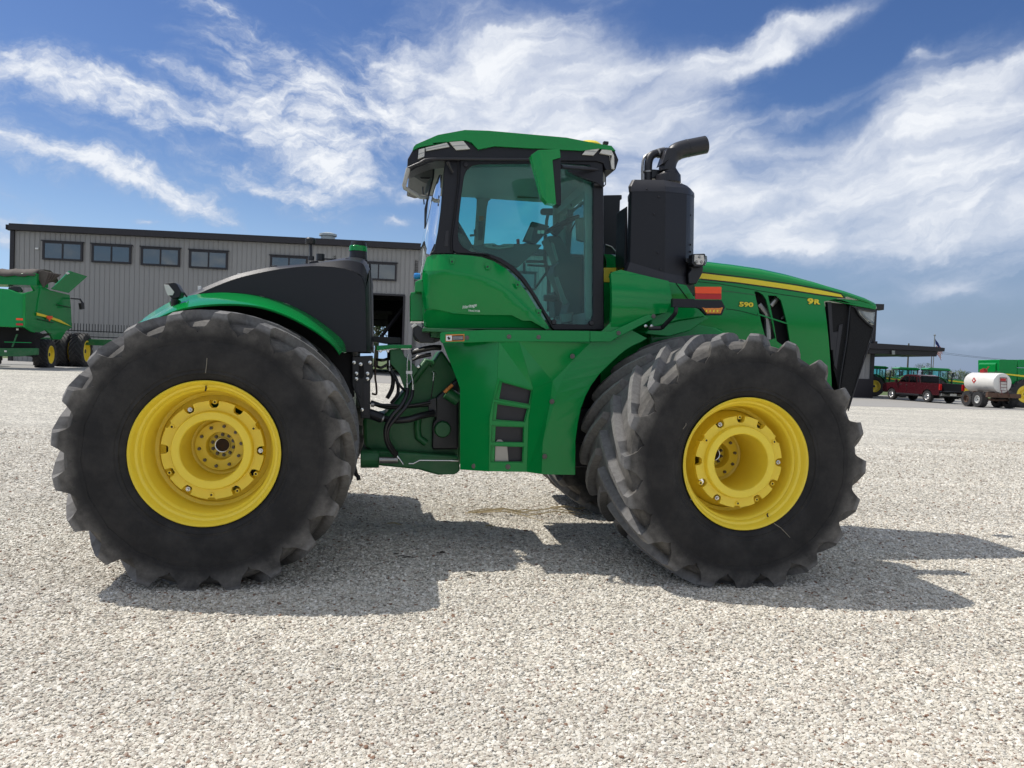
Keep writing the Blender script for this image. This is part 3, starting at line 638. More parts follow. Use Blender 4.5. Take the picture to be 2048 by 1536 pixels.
sil = [(480, 478), (610, 412), (755, 350), (895, 300), (1105, 255), (1290, 238), (1430, 226), (1560, 200), (1690, 178), (1760, 172), (1850, 190), (1892, 260)]
edge_, sil_ = edge, sil; E1 = P3(c6, smoothpath(edge, 4), .88); S1 = P3(c6, smoothpath(sil, 4), .62)
mid = [((a[0] + b[0]) / 2, -.82, (a[2] * .35 + b[2] * .65)) for a, b in zip(E1, S1)]
rowz = [list(r_) for r_ in zip(E1, mid, S1, [(p[0], .62, p[2]) for p in S1], [(p[0], .82, p[2] - .04) for p in S1], [(p[0], .88, q[2]) for p, q in zip(S1, E1)])]
tank = MB().loft(rowz)
tank.prism(XZ(c6, edge + [(1866, 905), (1702, 905), (1690, 845), (1655, 790), (1550, 700), (1400, 600), (1250, 530), (1050, 470), (850, 446), (640, 449), (560, 466)], .88), -.88, -.86)
er = P3(c6, [(1858, 420), (1862, 650), (1866, 905)], .88); eb = P3(c6, [(1892, 260), (1897, 600), (1903, 908)], .62)
tank.loft([list(r_) for r_ in zip(er, [((a[0] + b[0]) / 2 + .01, -.80, (a[2] + b[2]) / 2) for a, b in zip(er, eb)], eb, [(p[0], .62, p[2]) for p in eb])])
tank.prism(XZ(c6, [(500, 500), (1858, 440), (1866, 905), (1702, 905), (1600, 745), (1400, 610), (1050, 480)], .88), .86, .88)
tk = tank.done('rear_tank', BLACKP, tractor, bevel=.012, smooth=45, seg=3)
for pts in ([(1110, 255), (1115, 240), (1170, 232), (1188, 250)], [(1415, 232), (1425, 200), (1490, 195), (1505, 230)], [(1690, 200), (1700, 175), (1740, 180), (1785, 262), (1735, 255)], [(780, 355), (830, 332), (850, 340), (800, 352)]):
    plate('tank_boss', c6, pts, .72, .16, BLACKP, tk, bevel=.012)
MB().lathe([(.085, .0), (.075, .14), (.068, .17)], 24, T.p3(*c6(1802, 195), .45), 'z').done('filler_neck', BLACKP, tractor)
q_ = T.p3(*c6(1802, 128), .45)
MB().lathe([(.084, 0), (.084, .045), (.07, .055), (.0001, .055)], 24, q_, 'z').box((q_[0] - .01, q_[1], q_[2] + .065), (.06, .03, .02)).done('filler_cap', GREEN, tractor, .004, label='green cap on the tank filler neck')
q_ = T.p3(*c6(1438, 195), .55); k_ = T.p3(*c6(1434, 50), .55)
MB().tube([q_, (q_[0], q_[1], (q_[2] + k_[2]) / 2 - .05)], .028, 10).tube([(q_[0], q_[1], q_[2]), k_], .014, 8).done('antenna_post', BLACK, tractor)
MB().lathe([(.0001, -.03), (.04, -.03), (.046, -.02), (.048, .02), (.04, .032), (.0001, .034)], 16, k_, 'z').done('antenna_head', BLACK, tractor)
MB().lathe([(.0001, .04), (.04, .04), (.04, -.02)], 12, T.p3(*c6(1510, 180), .3), 'z').box(T.p3(*c6(1590, 188), .3), (.16, .03, .012)).done('vent_cap', BLACK, tractor)
MB().box(T.p3(*c6(890, 312), .4), (.045, .05, .03)).done('marker_light', WHITE, tractor, .003)
MB().box(T.p3(*c6(578, 412), .4), (.03, .03, .04)).done('marker_light', WHITE, tractor, .003)
plate('filler_side_rib', c6, [(1885, 215), (1900, 225), (1908, 905), (1895, 905)], .5, .1, BLACKP)
plate('rear_cross_tube', c7, [(240, 132), (500, 145), (500, 195), (375, 195), (240, 172)], .1, .1, BLACK)
# rear work lamp
lamp = plate('work_lamp', c6, [(300, 375), (385, 366), (405, 385), (435, 440), (425, 480), (360, 495), (340, 470)], 1.12, .12, BLACKP, bevel=.012)
plate('lamp_face', c6, [(300, 381), (336, 384), (380, 440), (368, 466), (330, 466), (318, 440)], 1.126, .01, LENS, lamp, bevel=.002)
tubepx('lamp_stem', c6, [(385, 490, 1.06), (380, 520, 1.06), (385, 545, 1.05)], .03, BLACK, lamp)
tubepx('lamp_cable', c6, [(430, 440, 1.0), (455, 445, 1.0), (480, 480, 1.0)], .007, HOSE, lamp)
plate('fender_bracket', c6, [(340, 520), (360, 495), (410, 495), (430, 510), (350, 545)], 1.0, .1, GREEN)

# ---------------------------------------------------------------- side panel, step and front fender
pv = dict(a=(840, 185, .87), b=(1300, 175, 1.12), c=(1465, 175, 1.12), e=(960, 490, .925), f=(1290, 470, 1.12), g=(1580, 560, 1.12), h=(1740, 500, 1.055), i=(985, 560, .945), j=(985, 1225, .975), k=(1220, 1240, 1.12), l=(1530, 1245, 1.12), m=(1650, 1262, 1.06), n=(1925, 1265, 1.07), o=(1660, 1000, 1.06), q=(1225, 800, 1.12), q2=(1545, 800, 1.12), h2=(1722, 660, 1.055))
V = {k_: T.p3(*c7(x, y), t_) for k_, (x, y, t_) in pv.items()}
arch_src = [(1149.5, 949.5), (1150, 881.6), (1155, 845), (1160.8, 817), (1170, 792), (1181.6, 770), (1198, 748), (1217, 729), (1235, 712), (1251, 699), (1266, 690), (1281.6, 683), (1293, 676)]
arch = [T.p3(u, v, 1.07) for u, v in arch_src]
d1 = T.p3(*c7(2048, 180), 1.06); bt = [T.p3(*r1(x, y), 1.07) for x, y in [(1190, 190), (1050, 240)]]; bd = [T.p3(*r1(x, y), 1.08) for x, y in [(400, 400), (470, 350), (900, 130), (1180, 0)]]
pm = MB()
def on_plane(k_, n_, p0):
    x, y, _ = pv[k_]; d = T.R @ ray(*c7(x, y)); kk = n_.dot(p0 - T.c) / n_.dot(d); q = T.c + d * kk; V[k_] = (q.x, q.y, q.z)
_k, _f, _j = Vector(V['k']), Vector(V['f']), Vector(V['j']); _n = (_f - _k).cross(_j - _k)
for kk_ in ('a', 'e', 'i', 'q', 'b'): on_plane(kk_, _n, _k)
def poly(*pts): pm.add(pts, [tuple(range(len(pts)))])
poly(V['i'], V['j'], V['k'], V['q']); poly(V['e'], V['i'], V['q'], V['f']); poly(V['a'], V['e'], V['f'], V['b'])
poly(V['b'], V['f'], V['g'], V['c'])
poly(V['c'], V['g'], V['h']); poly(V['g'], V['q2'], V['h2'], V['h']); poly(V['q2'], V['l'], V['m'], V['o'], V['h2'])
# outer fender skin between the bend line and the arch edge
crease = [(1705, 1265), (1715, 1130), (1722, 1000), (1735, 850), (1750, 700), (1775, 600), (1815, 500), (1860, 415), (1920, 325), (1985, 250), (2048, 190), (2140, 95), (2230, 5)]
CR = [T.p3(*c7(x, y), 1.06) for x, y in crease]
AR = [arch[0]] + arch[1:]
pm.loft([list(r_) for r_ in zip(CR, AR)])
lip = [(p[0] , p[1] + .10, p[2]) for p in AR]; pm.loft([list(r_) for r_ in zip(AR, lip)])
inner = [V['m'], V['o'], V['h2'], V['h'], V['c'], d1]
for t3 in geometry.tessellate_polygon([[Vector((p[0], p[2], 0)) for p in [V['m'], V['o'], V['h2'], V['h'], V['c'], d1] + list(reversed(CR[:11]))]]):
    L_ = [V['m'], V['o'], V['h2'], V['h'], V['c'], d1] + list(reversed(CR[:11])); pm.add([L_[i] for i in t3], [(0, 1, 2)])
side = pm.done('side_panel', GREEN, tractor, smooth=0, solid=.008)
# vent face with four openings (its own plate, set between the bends)
wins = [[(1328, 512), (1566, 578), (1546, 688), (1304, 646)], [(1290, 690), (1532, 728), (1506, 832), (1278, 815)], [(1275, 872), (1500, 880), (1497, 1000), (1270, 997)], [(1270, 1035), (1496, 1042), (1490, 1160), (1266, 1158)]]
big = [[(1308, 500), (1580, 572), (1556, 700), (1262, 652)], [(1262, 672), (1545, 722), (1516, 838), (1248, 825)], [(1244, 862), (1508, 872), (1505, 1005), (1236, 1002)], [(1236, 1028), (1505, 1036), (1500, 1168), (1232, 1165)]]
zq = lambda l: [T.xz(*c7(x, y), 1.125) for x, y in l]
mb = MB().prism(zq([(1290, 470), (1580, 560), (1545, 800), (1530, 1245), (1220, 1240), (1225, 800)]), -1.125, -1.117, [zq(w_) for w_ in big])
vf = mb.done('vent_face', GREEN, tractor, bevel=.003)
for b2, w2 in zip(big, wins): plate('vent_frame', c7, b2, 1.105, .02, GREEN, vf, bevel=.002, holes=[w2])
plate('vent_screen', c7, [(1240, 490), (1560, 560), (1515, 1180), (1228, 1180)], 1.06, .01, BLACKM, vf, bevel=0)
plate('inner_tank', c7, [(1268, 1158), (1272, 1000), (1290, 980), (1320, 978), (1345, 1000), (1372, 1040), (1382, 1158)], 1.074, .01, STEEL, vf, bevel=.003)
sb = MB().lathe([(.0001, -.006), (.010, -.006), (.012, -.002), (.020, -.002), (.023, .002)], 16).mesh('panel_bolt', BOLT, 30)
for x, y, t_ in [(1905, 297, 1.095), (1737, 668, 1.08), (1677, 1118, 1.08), (1376, 1203, 1.13), (1098, 1198, 1.05)]: inst(sb, 'panel_bolt', side, T.p3(*c7(x, y), t_))
# stepped top band
band = plate('step_band', c7, [(820, 112), (826, 103), (840, 99), (1050, 90), (1200, 80), (1600, 84), (2047, 90), (2047, 181), (1600, 178), (1200, 180), (1050, 186), (840, 189), (830, 180), (818, 165)], 1.13, .05, GREEN, bevel=.006)
plate('fender_band', r1, [(0, 205), (390, 215), (462, 185), (860, 0), (1000, -66), (1090, -95), (1190, -98), (1200, -60), (1190, -20), (1140, 0), (800, 180), (470, 350), (400, 400), (0, 400)], 1.125, .045, GREEN, bevel=.006)
for c_, x, y in [(c7, 1040, 145), (c7, 1385, 136), (c7, 1628, 140), (r1, 535, 242), (r1, 1185, -70)]: inst(sb, 'panel_bolt', band, T.p3(*c_(x, y), 1.133), scale=(.9, 1, .9))
st = plate('warning_decal', r4, [(487, 745), (742, 738), (742, 835), (487, 840)], 1.1335, .003, STICKER_O, band, bevel=0)
plate('decal_pictogram', r4, [(492, 760), (572, 757), (572, 828), (492, 830)], 1.1365, .002, WHITEP, band, bevel=0); plate('decal_text_block', r4, [(578, 760), (730, 755), (730, 822), (578, 828)], 1.1365, .002, INK, band, bevel=0)
for yy in (775, 790, 805): plate('decal_line', r4, [(584, yy + 1), (722, yy - 2), (722, yy + 2), (584, yy + 5)], 1.1382, .001, WHITEP, band, bevel=0)
plate('decal_figure', r4, [(510, 780), (530, 770), (540, 790), (552, 785), (548, 812), (520, 815)], 1.1382, .001, INK, band, bevel=0)
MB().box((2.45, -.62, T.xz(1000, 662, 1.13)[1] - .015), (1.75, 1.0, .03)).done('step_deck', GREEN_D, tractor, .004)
# body below the exhaust tower
plate('tower_base_panel', c2, [(145, 1000), (165, 988), (215, 975), (440, 1030), (545, 1055), (560, 1180), (520, 1275), (430, 1290), (150, 1410), (142, 1400)], 1.05, .06, GREEN, bevel=.012, seg=3)
_zt = T.xz(*c2(400, 1010), 1.05)[1]; bulge(bpy.data.objects['tower_base_panel'], .08, lambda x, z: -.05 * sin(pi * max(0, min(1, (_zt - z) / .55))) if z < _zt else 0)
plate('tower_base_cheek', c2, [(545, 1058), (600, 1068), (675, 1082), (735, 1175), (760, 1205), (805, 1300), (640, 1325), (420, 1385), (430, 1300), (520, 1270), (560, 1180)], 1.00, .06, GREEN, bevel=.012)
plate('front_fender_apron', c2, [(420, 1385), (640, 1325), (805, 1298), (830, 1312), (700, 1400), (560, 1440), (380, 1420)], .98, .5, GREEN, bevel=.01)
tubepx('panel_seam', c2, [(600, 1068), (682, 1178)], .004, DARK, t=1.004)

# ---------------------------------------------------------------- hood
seg = [(1200, 509), (1240, 511), (1300, 516), (1400, 525), (1420, 527.5), (1450, 531), (1505, 538), (1563, 550), (1622, 565), (1680, 582), (1725, 596), (1748, 604), (1753, 609)]
TS = .52
hoodside = [(1205, 560), (1405, 560), (1500, 569), (1600, 583), (1690, 598), (1647, 602), (1670, 766), (1640, 900), (1205, 900)]
h1 = [(712, 350), (735, 352), (770, 372), (792, 405), (825, 520), (862, 670), (800, 690), (760, 560), (735, 450)]
h2 = [(805, 378), (862, 380), (895, 412), (935, 560), (975, 760), (870, 690), (845, 560)]
bar = [(735, 500), (940, 566), (942, 576), (738, 511)]
def sp(c, l): return [T.xz(*c(x, y), TS) for x, y in l]
up_edge = [(1205, 548), (1300, 548), (1400, 549), (1500, 558), (1600, 573), (1655, 583), (1700, 592)]
lw = [(1648, 603), (1659, 680), (1670, 766), (1675, 900), (1205, 900)]
hs_ = MB().prism(sp(px, up_edge + lw), -TS, -TS + .02, [sp(c3, h1), sp(c3, h2)])
hoods = hs_.done('hood_side_panel', GREEN, tractor, bevel=.004)
bulge(hoods, .12, lambda x, z: -.045 * max(0, 1 - ((z - 2.05) / .55) ** 2) * 0 + .10 * max(0, (2.35 - z)) ** 1.5)
MB().prism([(T.xz(1205, 900, TS)[0], 1.2)] + [(p[0], p[1]) for p in [T.xz(1205, 548, TS), T.xz(1690, 592, TS)]] + [(T.xz(1675, 900, TS)[0], 1.2)], TS - .02, TS).done('hood_side_panel', GREEN, tractor, .004)
plate('vent_divider', c3, bar, .525, .02, GREEN, hoods, bevel=.001)
plate('vent_backing', c3, [(690, 340), (990, 360), (1000, 760), (780, 720)], .40, .01, DARK, hoods, bevel=0)
MB().tube([T.p3(*c3(x, y), t_) for x, y, t_ in [(740, 440, .45), (790, 500, .46), (800, 560, .46), (805, 680, .46)]], .035, 10).done('intake_pipe', STEEL, hoods)
MB().tube([T.p3(*c3(x, y), t_) for x, y, t_ in [(820, 450, .44), (880, 380, .44)]], .03, 10).done('intake_pipe', STEEL, hoods)
MB().tube([T.p3(*c3(x, y), t_) for x, y, t_ in [(895, 540, .44), (940, 500, .44)]], .012, 10).done('intake_pipe', STEEL, hoods)
for pts in ([(330, 285), (480, 300), (700, 338), (900, 372), (1080, 398)], [(520, 470), (600, 480), (700, 505), (735, 515)]): tubepx('panel_seam', c3, pts, .0025, DARK, hoods, t=.522)
# raised lower bulge of the hood side
plate('hood_lower_bulge', c3, [(0, 590), (200, 562), (330, 575), (470, 600), (560, 650), (560, 760), (0, 760)], .60, .08, GREEN, hoods, bevel=.03, seg=3)
plate('hood_skirt_line', c3, [(380, 330), (560, 350), (720, 372), (722, 378), (560, 357), (380, 337)], .5215, .002, GREEN_D, hoods, bevel=0)
# hood top
TOP = [T.xz(u, v, .25) for u, v in seg]
UE = [T.xz(u, v, TS) for u, v in [(1205, 548), (1300, 548), (1400, 549), (1425, 551), (1460, 554.5), (1505, 559), (1560, 567), (1620, 576.5), (1680, 589), (1720, 599), (1752, 611), (1765, 616)]]
def interp(pts, x):
    for a, b in zip(pts, pts[1:]):
        if x <= b[0]: return a[1] + (b[1] - a[1]) * (x - a[0]) / (b[0] - a[0])
    return pts[-1][1]
wid = [.52] * 10 + [.505, .48, .42]
for i_ in range(1, 8): TOP[-i_] = (T.xz(*seg[-i_], .25 + (wid[-i_] - .25) * (1 - (i_ - 1) / 7.0))[0], T.xz(*seg[-i_], .25 + (wid[-i_] - .25) * (1 - (i_ - 1) / 7.0) * .5)[1])
rows = []
for i, (x, z) in enumerate(TOP):
    w_ = wid[i]; ez = min(interp(UE, x), z - .02); hh = z - ez
    pr = [(w_, ez), (w_ * .985, ez + hh * .35), (w_ * .93, ez + hh * .68), (w_ * .80, ez + hh * .90), (w_ * .5, z), (0, z + .004)]
    pr = [(x, -a, b) for a, b in pr] + [(x, a, b) for a, b in reversed(pr[:-1])]
    rows.append(pr)
hood = MB().loft(rows).add(rows[-1], [tuple(range(len(rows[-1])))]).done('hood', GREEN, tractor, smooth=40, solid=.01)
# green brow above the grille
plate('hood_brow', px, [(1646, 598), (1690, 598), (1720, 601), (1753, 612), (1752, 619), (1709, 611), (1670, 602), (1648, 599)], .50, .05, GREEN, bevel=.006)
plate('hood_brow_shadow_gap', px, [(1700, 611), (1752, 620), (1751, 624), (1710, 616)], .48, .05, BLACK, bevel=0)
stripe = [(1205, 535.5), (1239, 535.5), (1300, 540), (1404, 546.5), (1505, 558.5), (1593, 571.5), (1652, 582.5), (1682, 589), (1687, 595), (1681, 594), (1637, 588), (1563, 576.5), (1475, 564.5), (1402, 557), (1300, 558), (1239, 564), (1205, 564)]
plate('yellow_stripe', px, stripe, .5275, .006, DECAL_Y, hoods, bevel=0)
plate('stripe_border', px, [(1404, 543.5), (1505, 555.5), (1593, 568.5), (1652, 579.5), (1684, 586.5), (1692, 597), (1681, 596.5), (1637, 590.5), (1563, 579), (1475, 567), (1402, 559.5), (1402, 557)], .5235, .003, INK, hoods, bevel=0)
def decal_text(body, c, x, y, hpx, wpx, t, m, shear=0, off=.0, parent=hoods, dz=0):
    x0, z0 = T.xz(*c(x, y), t); x1, _ = T.xz(*c(x + wpx, y), t); _, z1 = T.xz(*c(x, y - hpx), t)
    o = text_obj(body, 'lettering', m, parent, (0, 0, 0), 1.0, (1, 1), off, shear)
    vs_ = o.data.vertices; mnx = min(v.co.x for v in vs_); mxx = max(v.co.x for v in vs_); mny = min(v.co.y for v in vs_); mxy = max(v.co.y for v in vs_)
    sx_ = (x1 - x0) / (mxx - mnx); sy_ = (z1 - z0) / (mxy - mny); o.scale = (sx_, sy_, 1); o.location = (x0 - mnx * sx_, -t, z0 - mny * sy_); return o
decal_text('590', c3, 606, 457, 38, 101, .523, INK, off=.085); decal_text('590', c3, 608, 455, 34, 97, .5265, DECAL_Y, off=.045)
decal_text('9', c3, 1071, 441, 47, 46, .523, INK, off=.09); decal_text('9', c3, 1073, 438, 42, 42, .5265, DECAL_Y, off=.05)
decal_text('R', c3, 1118, 441, 38, 46, .523, INK, off=.09); decal_text('R', c3, 1120, 438, 34, 42, .5265, DECAL_Y, off=.05)
decal_text('JOHN DEERE', c2, 128, 1028, 40, 540, .534, INK, off=.02)
text_obj
decal_text('Heritage', r4, 718, 410, 58, 200, 1.035, WHITEP, shear=.35, off=.004, parent=tractor).rotation_euler = (pi / 2, radians(-13), 0)
decal_text('TRACTOR', r4, 792, 430, 25, 165, 1.026, WHITEP, off=.008, parent=tractor)

# grille and nose
GRM = bpy.data.materials.new('perforated_grille'); GRM.use_nodes = True
_t = GRM.node_tree; _b = _t.nodes['Principled BSDF']; _b.inputs['Roughness'].default_value = .6; _b.inputs['Specular IOR Level'].default_value = .25
_tc = _t.nodes.new('ShaderNodeTexCoord'); _v = _t.nodes.new('ShaderNodeTexVoronoi'); _v.inputs['Scale'].default_value = 90; _t.links.new(_tc.outputs['Object'], _v.inputs['Vector'])
_r = _t.nodes.new('ShaderNodeValToRGB'); _r.color_ramp.elements[0].position = .25; _r.color_ramp.elements[0].color = (.002, .002, .002, 1); _r.color_ramp.elements[1].position = .5; _r.color_ramp.elements[1].color = (.009, .009, .010, 1)
_t.links.new(_v.outputs['Distance'], _r.inputs[0]); _t.links.new(_r.outputs[0], _b.inputs['Base Color'])
MATS['grille'] = GRM
gr = empty('grille', tractor)
plate('side_screen', px, [(1652, 604), (1690, 608), (1712, 622), (1700, 800), (1678, 780), (1668, 740)], .44, .02, GRM, gr, bevel=.004)
plate('screen_post', px, [(1655, 604), (1663, 604), (1668, 700), (1662, 700)], .455, .02, BLACKM, gr, bevel=.003)
plate('screen_post', px, [(1678, 650), (1686, 648), (1673, 740), (1668, 730)], .45, .02, BLACKM, gr, bevel=.003)
plate('side_screen', px, [(1664, 665), (1682, 662), (1672, 735), (1667, 720)], .447, .012, BLACKM, gr, bevel=.002)
g0 = [(1706, 612), (1716, 630), (1731, 644), (1747, 656), (1746, 662), (1735, 690), (1696, 824), (1680, 800), (1690, 720), (1700, 650)]
plate('front_screen', px, [(1700, 606), (1712, 612), (1718, 626), (1732, 640), (1747, 652), (1744, 672), (1738, 690), (1696, 822), (1676, 798), (1688, 730), (1698, 660)], .46, .92, GRM, gr, bevel=.02)
tubepx('screen_edge', px, [(1710, 614), (1718, 630), (1732, 644), (1746, 655)], .012, BLACK, gr, t=.47)
tubepx('screen_edge', px, [(1747, 655), (1742, 680), (1720, 745), (1696, 822)], .007, BLACKM, gr, t=.465)
tubepx('screen_edge', px, [(1700, 610), (1693, 680), (1680, 760), (1676, 798)], .008, BLACK, gr, t=.465)
hl = plate('headlamp', px, [(1713, 614.5), (1751, 620.5), (1748, 650), (1731, 637), (1720, 625)], .44, .10, CLEAR, bevel=.006)
plate('headlamp_reflector', px, [(1722, 618), (1750, 622), (1748, 645), (1732, 633)], .425, .05, LENS, hl, bevel=.004)
plate('headlamp', px, [(1713, 614.5), (1751, 620.5), (1748, 650), (1731, 637), (1720, 625)], -.34, .10, LENS, bevel=.006)
plate('front_weight_bracket', px, [(1655, 700), (1690, 740), (1694, 824), (1676, 812), (1655, 760)], .3, .6, BLACK, bevel=.01)

# signal bracket on the fender
lh_ = None
br = plate('signal_bracket', c3, [(155, 400), (300, 402), (310, 408), (470, 410), (490, 412), (513, 458), (491, 512), (388, 513), (346, 470), (325, 462), (155, 457)], 1.36, .05, BLACKP, bevel=.006)
plate('amber_lamp', c3, [(356, 459), (374, 464), (472, 464), (500, 459), (483, 502), (390, 502)], 1.368, .02, AMBER, br, bevel=.004)
for x in (380, 405, 430, 455): plate('lamp_cell', c3, [(x, 480), (x + 12, 474), (x + 12, 490), (x, 494)], 1.374, .006, DECAL_Y, br, bevel=.002)
plate('orange_reflector', c3, [(310, 320), (488, 320), (488, 366), (310, 364)], 1.37, .012, ORANGE, br, bevel=.002)
plate('red_reflector', c3, [(310, 365), (488, 367), (488, 406), (310, 403)], 1.362, .012, RED, br, bevel=.002)
MB().tube([T.p3(*c3(x, y), t_) for x, y, t_ in smoothpath([(178, 455, 1.34), (176, 480, 1.34), (165, 510, 1.32), (100, 580, 1.22), (75, 600, 1.18), (20, 602, 1.16), (-10, 600, 1.15)], 4)], .020, 10).done('bracket_arm', BLACK, br)
for x in (1035, 1145): MB().lathe([(.0001, -.01), (.014, -.006), (.016, .01)], 10, T.p3(*r1(x, 112), 1.17)).done('arm_bolt', CHROME, br)

# ---------------------------------------------------------------- exhaust tower
tw = empty('exhaust_tower', tractor)
def tw_ring(pxs, y_t=None):
    return pxs
def plan(rows):
    """rows: list of list of (x,y,t) corner points in crop c2 -> loft of corner rings incl. mirrored back corners"""
    out_ = []
    for r_ in rows:
        pts = [T.p3(*c2(x, y), t_) for x, y, t_ in r_]; out_.append(pts)
    return out_
ringT = [(268, 396, .86), (290, 391, .90), (527, 394, .98), (675, 402, .86), (702, 412, .80), (726, 440, .62)]
ringT2 = [(272, 432, .87), (292, 430, .91), (527, 430, .99), (675, 447, .87), (702, 455, .81), (728, 470, .62)]
ringB = [(258, 940, .86), (280, 945, .90), (522, 1020, .98), (665, 1045, .86), (692, 1060, .80), (720, 1075, .62)]
def ring(pts):
    f = [T.p3(*c2(x, y), t_) for x, y, t_ in pts]; bx = f[-1][0]; lx = f[0][0]
    return f + [(bx, -.44, f[-1][2]), (bx - .08, -.36, f[-1][2]), (lx + .17, -.40, f[0][2]), (lx + .12, -.46, f[0][2]), (lx + .10, -.70, f[0][2])]
rT, rT2, rB = ring(ringT), ring(ringT2), ring(ringB)
MB().loft([rB, rT2], close=True).done('tower_shell', BLACKP, tw, bevel=.006, smooth=15)
cx_ = sum(p[0] for p in rT) / len(rT); cy_ = sum(p[1] for p in rT) / len(rT); ztop = T.xz(*c2(470, 370), .80)[1]
r2a = [(cx_ + (p[0] - cx_) * 1.012, cy_ + (p[1] - cy_) * 1.012, p[2]) for p in rT2]
rt1 = [(cx_ + (p[0] - cx_) * 1.012, cy_ + (p[1] - cy_) * 1.012, p[2]) for p in rT]
rt2 = [(cx_ + (p[0] - cx_) * .90, cy_ + (p[1] - cy_) * .84, ztop) for p in rT]
MB().loft([r2a, rt1, rt2], close=True).add(rt2, [tuple(range(len(rt2)))]).done('tower_cap', BLACKM, tw, bevel=.008, smooth=30)
fl = [(p[0], p[1], p[2]) for p in rB]; fl2 = [(cx_ + (p[0] - cx_) * 1.10 - .01, cy_ + (p[1] - cy_) * 1.06, p[2] - .085) for p in rB]
fl1 = [(p[0], p[1], p[2] + .03) for p in [(cx_ + (q[0] - cx_) * 1.01, cy_ + (q[1] - cy_) * 1.01, q[2]) for q in rB]]
MB().loft([fl1, fl2, [(p[0], p[1], p[2] - .03) for p in fl2]], close=True).done('tower_base_flange', BLACKM, tw, bevel=.006, smooth=15)
plate('tower_side_strip', c2, [(248, 540), (262, 530), (264, 940), (240, 958)], .80, .3, BLACKP, tw, bevel=.006)
vb = MB().lathe([(.0001, -.004), (.008, -.003), (.010, .003)], 8).mesh('tower_bolt', BLACKM, 30)
for x, y, t_ in [(482, 465, .985), (448, 585, .975), (475, 855, .985), (493, 970, .985), (400, 412, .95), (715, 455, .72), (695, 450, .80), (640, 378, .8)]: inst(vb, 'tower_bolt', tw, T.p3(*c2(x, y), t_))
for y in (595, 800, 850): plate('tower_slot', c2, [(696, y - 6), (706, y - 6), (706, y + 6), (696, y + 6)], .80, .02, DARK, tw, bevel=0)
# outlet
tc_ = .58
pz = lambda x, y: T.p3(*c2(x, y), tc_)
MB().tube([pz(545, 372), pz(545, 318)], [.125, .122], 24).tube([pz(545, 318), pz(545, 300), pz(540, 285)], [.118, .095, .085], 24).done('outlet_flange', BLACKM, tw, .003)
path = smoothpath([(540, 290), (542, 250), (560, 200), (600, 155), (650, 135), (720, 120), (806, 103)], 5)
MB().tube([pz(x, y) for x, y in path], [.082 - .012 * (i / len(path)) if i < 14 else .083 for i in range(len(path))], 24, cap=False).done('exhaust_outlet', BLACKM, tw, solid=.006)
MB().tube([pz(x, y) for x, y in [(803, 104), (806, 103.5)]], .074, 24).done('outlet_mouth', DARK, tw)
for x, y, a in ((680, 128, .088), (655, 134, .086)): MB().tube([pz(x - 4, y + 1), pz(x + 4, y - 1)], a, 24).done('outlet_band', BLACKM, tw, .002)
plate('outlet_hood', c2, [(540, 125), (608, 122), (600, 160), (520, 230), (500, 240)], .66, .16, BLACKM, tw, bevel=.01)
pz2 = lambda x, y: T.p3(*c2(x, y), .50)
MB().tube([pz2(x, y) for x, y in smoothpath([(405, 365), (405, 290), (410, 220), (435, 175), (490, 158), (540, 150)], 5)], .040, 16).done('crossover_pipe', BLACKM, tw)
MB().tube([pz2(x, y) for x, y in [(405, 298), (405, 288)]], .047, 16).tube([pz2(x, y) for x, y in [(470, 166), (482, 163)]], .046, 16).done('pipe_clamp', STEEL, tw)
MB().tube([pz2(x, y) for x, y in smoothpath([(366, 368), (366, 250), (378, 195), (410, 168), (470, 140), (520, 128)], 4)], .013, 10).done('heat_shield', STEEL, tw)
MB().box(T.p3(*c2(450, 315), .5), (.09, .1, .09)).done('pipe_bracket', BLACK, tw, .01)
# lamp on the tower
wl = MB().box((0, 0, 0), (.001, .001, .001))
lm = plate('tower_lamp', c3, [(290, 95), (372, 92), (380, 98), (376, 160), (362, 182), (305, 180), (286, 160)], .98, .10, BLACK, tw, bevel=.012)
plate('tower_lamp_face', c3, [(305, 100), (368, 102), (373, 140), (362, 168), (318, 166), (303, 145)], .987, .01, LENS, tw, bevel=.004)
plate('tower_lamp_side', c3, [(376, 104), (390, 108), (392, 140), (378, 176), (370, 170)], .96, .05, CLEAR, tw, bevel=.006)
for x, y in ((338, 115), (318, 148), (352, 150)): MB().lathe([(.0001, -.002), (.010, -.004), (.016, .004)], 12, T.p3(*c3(x, y), .99)).done('tower_lamp_cell', STEEL, tw)
plate('tower_lamp_bracket', c3, [(245, 120), (290, 130), (300, 185), (365, 180), (362, 220), (320, 298), (265, 300), (262, 230), (285, 200), (265, 160), (245, 150)], .90, .12, BLACK, tw, bevel=.01)
# left hand air cleaner box beyond the cab
MB().prism([(a, b) for a, b in [T.xz(*c2(100, 460), -.75), T.xz(*c2(215, 458), -.75), T.xz(*c2(215, 490), -.75), T.xz(*c2(203, 492), -.75), T.xz(*c2(192, 820), -.75), T.xz(*c2(203, 840), -.75), T.xz(*c2(198, 900), -.75), T.xz(*c2(60, 900), -.75), T.xz(*c2(60, 465), -.75)]], .70, 1.0).done('air_cleaner', BLACKP, tractor, .02)
tubepx('air_cleaner_cable', c2, [(108, 800, -.6), (150, 815, -.6), (180, 850, -.6), (190, 890, -.6)], .008, STEEL)
plate('air_cleaner_base', c2, [(104, 800), (135, 800), (195, 890), (100, 900)], -.62, .1, BLACK)
plate('cowl_side', c2, [(100, 1100), (250, 1100), (150, 1420), (100, 1400)], .45, .02, DARK, bevel=0)

